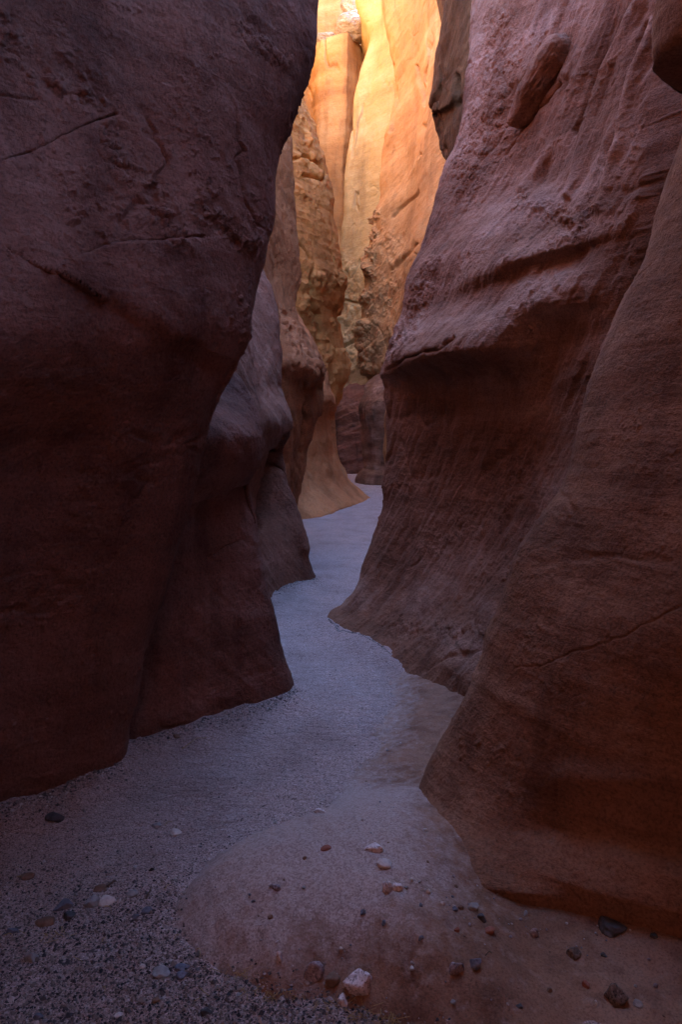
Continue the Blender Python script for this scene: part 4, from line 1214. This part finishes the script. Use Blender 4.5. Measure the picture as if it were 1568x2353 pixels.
def grains():
    rs = np.random.RandomState(5)
    n = 150000
    Y = 1.62 + 5.0 * rs.rand(n) ** 2.1
    X = rs.uniform(-1.6, 0.45, n)
    d = inside_dist(X[None], Y[None], bench_poly)[0]
    fx, fy = pix(np.stack([X, Y, 0 * X], -1))
    q = np.stack([X, Y, 0 * X], -1)
    dens = 0.15 + 0.80 * smooth(2.6, 1.95, Y + 0.25 * fbm(q / 0.4, 3)) + 0.12 * smooth(0.10, 0.0, -d) + 0.15 * fbm(q / 0.25, 3)
    keep = (d < np.abs(rs.normal(0, 0.022, n))) & (rs.rand(n) < dens) & (fx > -60) & (fx < 1100)
    X, Y = X[keep], Y[keep]
    n = len(X)
    Z = np.maximum(ground_height(X[None], Y[None])[0], np.where(inside_dist(X[None], Y[None], bench_poly)[0] > -0.1, bench_height(X[None], Y[None])[0], -1))
    coarse = smooth(2.9, 2.0, Y)
    # chips and grains banked against the wall feet
    for f, amount in zip(FEET, (1800, 1500, 900, 1000)):
        t = rs.rand(amount) * (len(f) - 1)
        k = np.minimum(t.astype(int), len(f) - 2)
        fa = np.array(f)
        p = fa[k] + (fa[k + 1] - fa[k]) * (t - k)[:, None] + np.abs(rs.normal(0, 0.05, (amount, 1))) * np.array([0.5, -0.85])
        X, Y = np.concatenate([X, p[:, 0]]), np.concatenate([Y, p[:, 1]])
    Z = ground_height(X[None], Y[None])[0]
    Z = np.where(X > -0.75, np.maximum(Z, np.where(inside_dist(X[None], Y[None], bench_poly)[0] > -0.1, bench_height(X[None], Y[None])[0], -1)), Z)
    foot = np.arange(len(X)) >= n
    n = len(X)
    coarse = np.where(foot, 1.6, smooth(2.9, 2.0, Y))
    S = np.clip(rs.lognormal(math.log(0.0021), 0.42, n) * (1 + 0.6 * coarse), 0.0013, 0.013)
    tone = np.clip(rs.beta(1.6, 1.7, n) - np.where(foot, 0.0, 0.13 * coarse) + 0.06, 0, 1)
    O = np.array([(1, 0, 0), (0, 1, 0), (-1, 0, 0), (0, -1, 0), (0, 0, 1), (0, 0, -1)], float)
    T = np.array([(0, 1, 4), (1, 2, 4), (2, 3, 4), (3, 0, 4), (1, 0, 5), (2, 1, 5), (3, 2, 5), (0, 3, 5)])
    ang = rs.uniform(0, 6.28, n)
    V = O[None] * rs.uniform(0.6, 1.25, (n, 6, 1)) * np.stack([np.ones(n), rs.uniform(0.6, 1, n), rs.uniform(0.5, 0.8, n)], -1)[:, None]
    c, s = np.cos(ang)[:, None], np.sin(ang)[:, None]
    V = np.stack([V[..., 0] * c - V[..., 1] * s, V[..., 0] * s + V[..., 1] * c, V[..., 2] + 0.3 * V[..., 0] * rs.uniform(-1, 1, (n, 1))], -1)
    V = V * S[:, None, None] + np.stack([X, Y, Z + S * 0.25], -1)[:, None]
    F = T[None] + (np.arange(n) * 6)[:, None, None]
    o = mesh_from("gravel", V.reshape(-1, 3), F.reshape(-1, 3), gravel_material(), None, False)
    at = o.data.attributes.new("tone", 'FLOAT', 'POINT')
    at.data.foreach_set("value", np.repeat(tone, 6).astype(np.float32))
    tag(o, "loose dark gravel over the sandy canyon floor", 'gravel', None, 'stuff')
    print("grains", n)


grains()

# ------------------------------------------------------------------ dry straws and twigs
M_straw = plain_stone("dry_straw", (0.30, 0.20, 0.09), (0.48, 0.34, 0.17), 0.8, 200.0)
M_twig = plain_stone("dark_twig", (0.06, 0.04, 0.03), (0.14, 0.09, 0.06), 0.85, 200.0)


def stalk(name, x0, y0, x1, y1, rad, m, bend=0.12, lift=0.006, forks=()):
    a, b = on_floor(x0, y0), on_floor(x1, y1)
    rs = np.random.RandomState(int(x0 * 7 + y0))
    side = Vector((-(b - a).y, (b - a).x, 0)) * bend * rs.choice([-1, 1])
    V, F = [], []

    def tube(P, r0):
        base = len(V)
        k = 6
        for i, p in enumerate(P):
            t = (P[min(i + 1, len(P) - 1)] - P[max(i - 1, 0)]).normalized()
            u = t.cross(Vector((0, 0, 1))).normalized()
            w = u.cross(t)
            r = r0 * (1 - 0.55 * i / (len(P) - 1))
            for j in range(k):
                an = j * 2 * math.pi / k
                V.append(tuple(p + (u * math.cos(an) + w * math.sin(an)) * r))
        for i in range(len(P) - 1):
            for j in range(k):
                F.append((base + i * k + j, base + i * k + (j + 1) % k, base + (i + 1) * k + (j + 1) % k, base + (i + 1) * k + j))
    P = []
    for i in range(9):
        t = i / 8
        p = a.lerp(b, t) + side * math.sin(math.pi * t)
        p.z = top_height(p.x, p.y) + rad * 0.9 + lift * math.sin(math.pi * t) + rs.uniform(0, 0.0015)
        P.append(p)
    tube(P, rad)
    for t0, dx, dy in forks:
        i = int(t0 * 8)
        q = P[i]
        e = q + Vector((dx, dy, 0))
        e.z = top_height(e.x, e.y) + rad + 0.004
        tube([q, q.lerp(e, 0.5) + Vector((0, 0, 0.002)), e], rad * 0.6)
    return mesh_from(name, np.array(V), np.array(F), m)


tag(stalk("dry_twig", 418, 1722, 474, 1696, 0.0022, M_straw, 0.05), "long thin dry twig on the sand near the second left fin", "twig")
tag(stalk("dry_twig", 335, 2068, 347, 2038, 0.0035, M_twig, 0.1), "short crooked dark twig in the gravel left of the hump", "twig")
tag(stalk("dry_twig", 244, 2040, 263, 2025, 0.0035, M_twig, 0.15, 0.006, [(0.5, 0.012, 0.01)]), "short dark forked twig beside the flat brown stone", "twig")
tag(stalk("dry_twig", 1116, 2198, 1131, 2192, 0.0015, M_twig, 0.05), "tiny dark twig right of the angular slate-blue stone", "twig")
STRAWS = [(378, 1899, 396, 1890), (378, 2045, 396, 2034), (38, 2016, 76, 2006), (460, 2270, 480, 2290), (452, 2182, 458, 2205), (240, 2084, 256, 2098), (126, 2140, 150, 2156), (170, 2198, 190, 2212),
          (400, 2160, 410, 2150), (555, 2238, 568, 2248), (444, 2304, 462, 2296), (236, 2270, 240, 2282), (234, 2165, 244, 2158), (10, 2150, 30, 2160)]
for k, q in enumerate(STRAWS):
    tag(stalk("dry_straw", *q, 0.0013, M_straw, 0.15), "short pale dry straw lying on the dark gravel", "straw", "dry straws on the gravel")
rs = np.random.RandomState(3)
VV, FF, nb = [], [], 0
for cx_, cy_, n in [(600, 2284, 16), (545, 2236, 14), (835, 2334, 22), (900, 2352, 26), (775, 2312, 14), (120, 2150, 12), (650, 2290, 12)]:
    for _ in range(n):
        x, y = cx_ + rs.normal() * 26, cy_ + rs.normal() * 9
        p = on_floor(x, y)
        an, ln, r = rs.uniform(0, 3.14), rs.uniform(0.012, 0.04), 0.0008
        dv = Vector((math.cos(an), math.sin(an), rs.uniform(-0.1, 0.25))) * ln
        u = Vector((-math.sin(an), math.cos(an), 0)) * r
        a, b = p - dv / 2 + Vector((0, 0, 0.006)), p + dv / 2 + Vector((0, 0, 0.006))
        w = Vector((0, 0, r * 1.6))
        VV += [tuple(a + u), tuple(a - u), tuple(a + w), tuple(b + u), tuple(b - u), tuple(b + w)]
        FF += [(nb, nb + 1, nb + 4, nb + 3), (nb + 1, nb + 2, nb + 5, nb + 4), (nb + 2, nb, nb + 3, nb + 5)]
        nb += 6
tag(mesh_from("straw_litter", np.array(VV), np.array(FF), M_straw, None, False), "dry straw litter caught along the lower edge of the bedrock hump", "straw litter", None, "stuff")
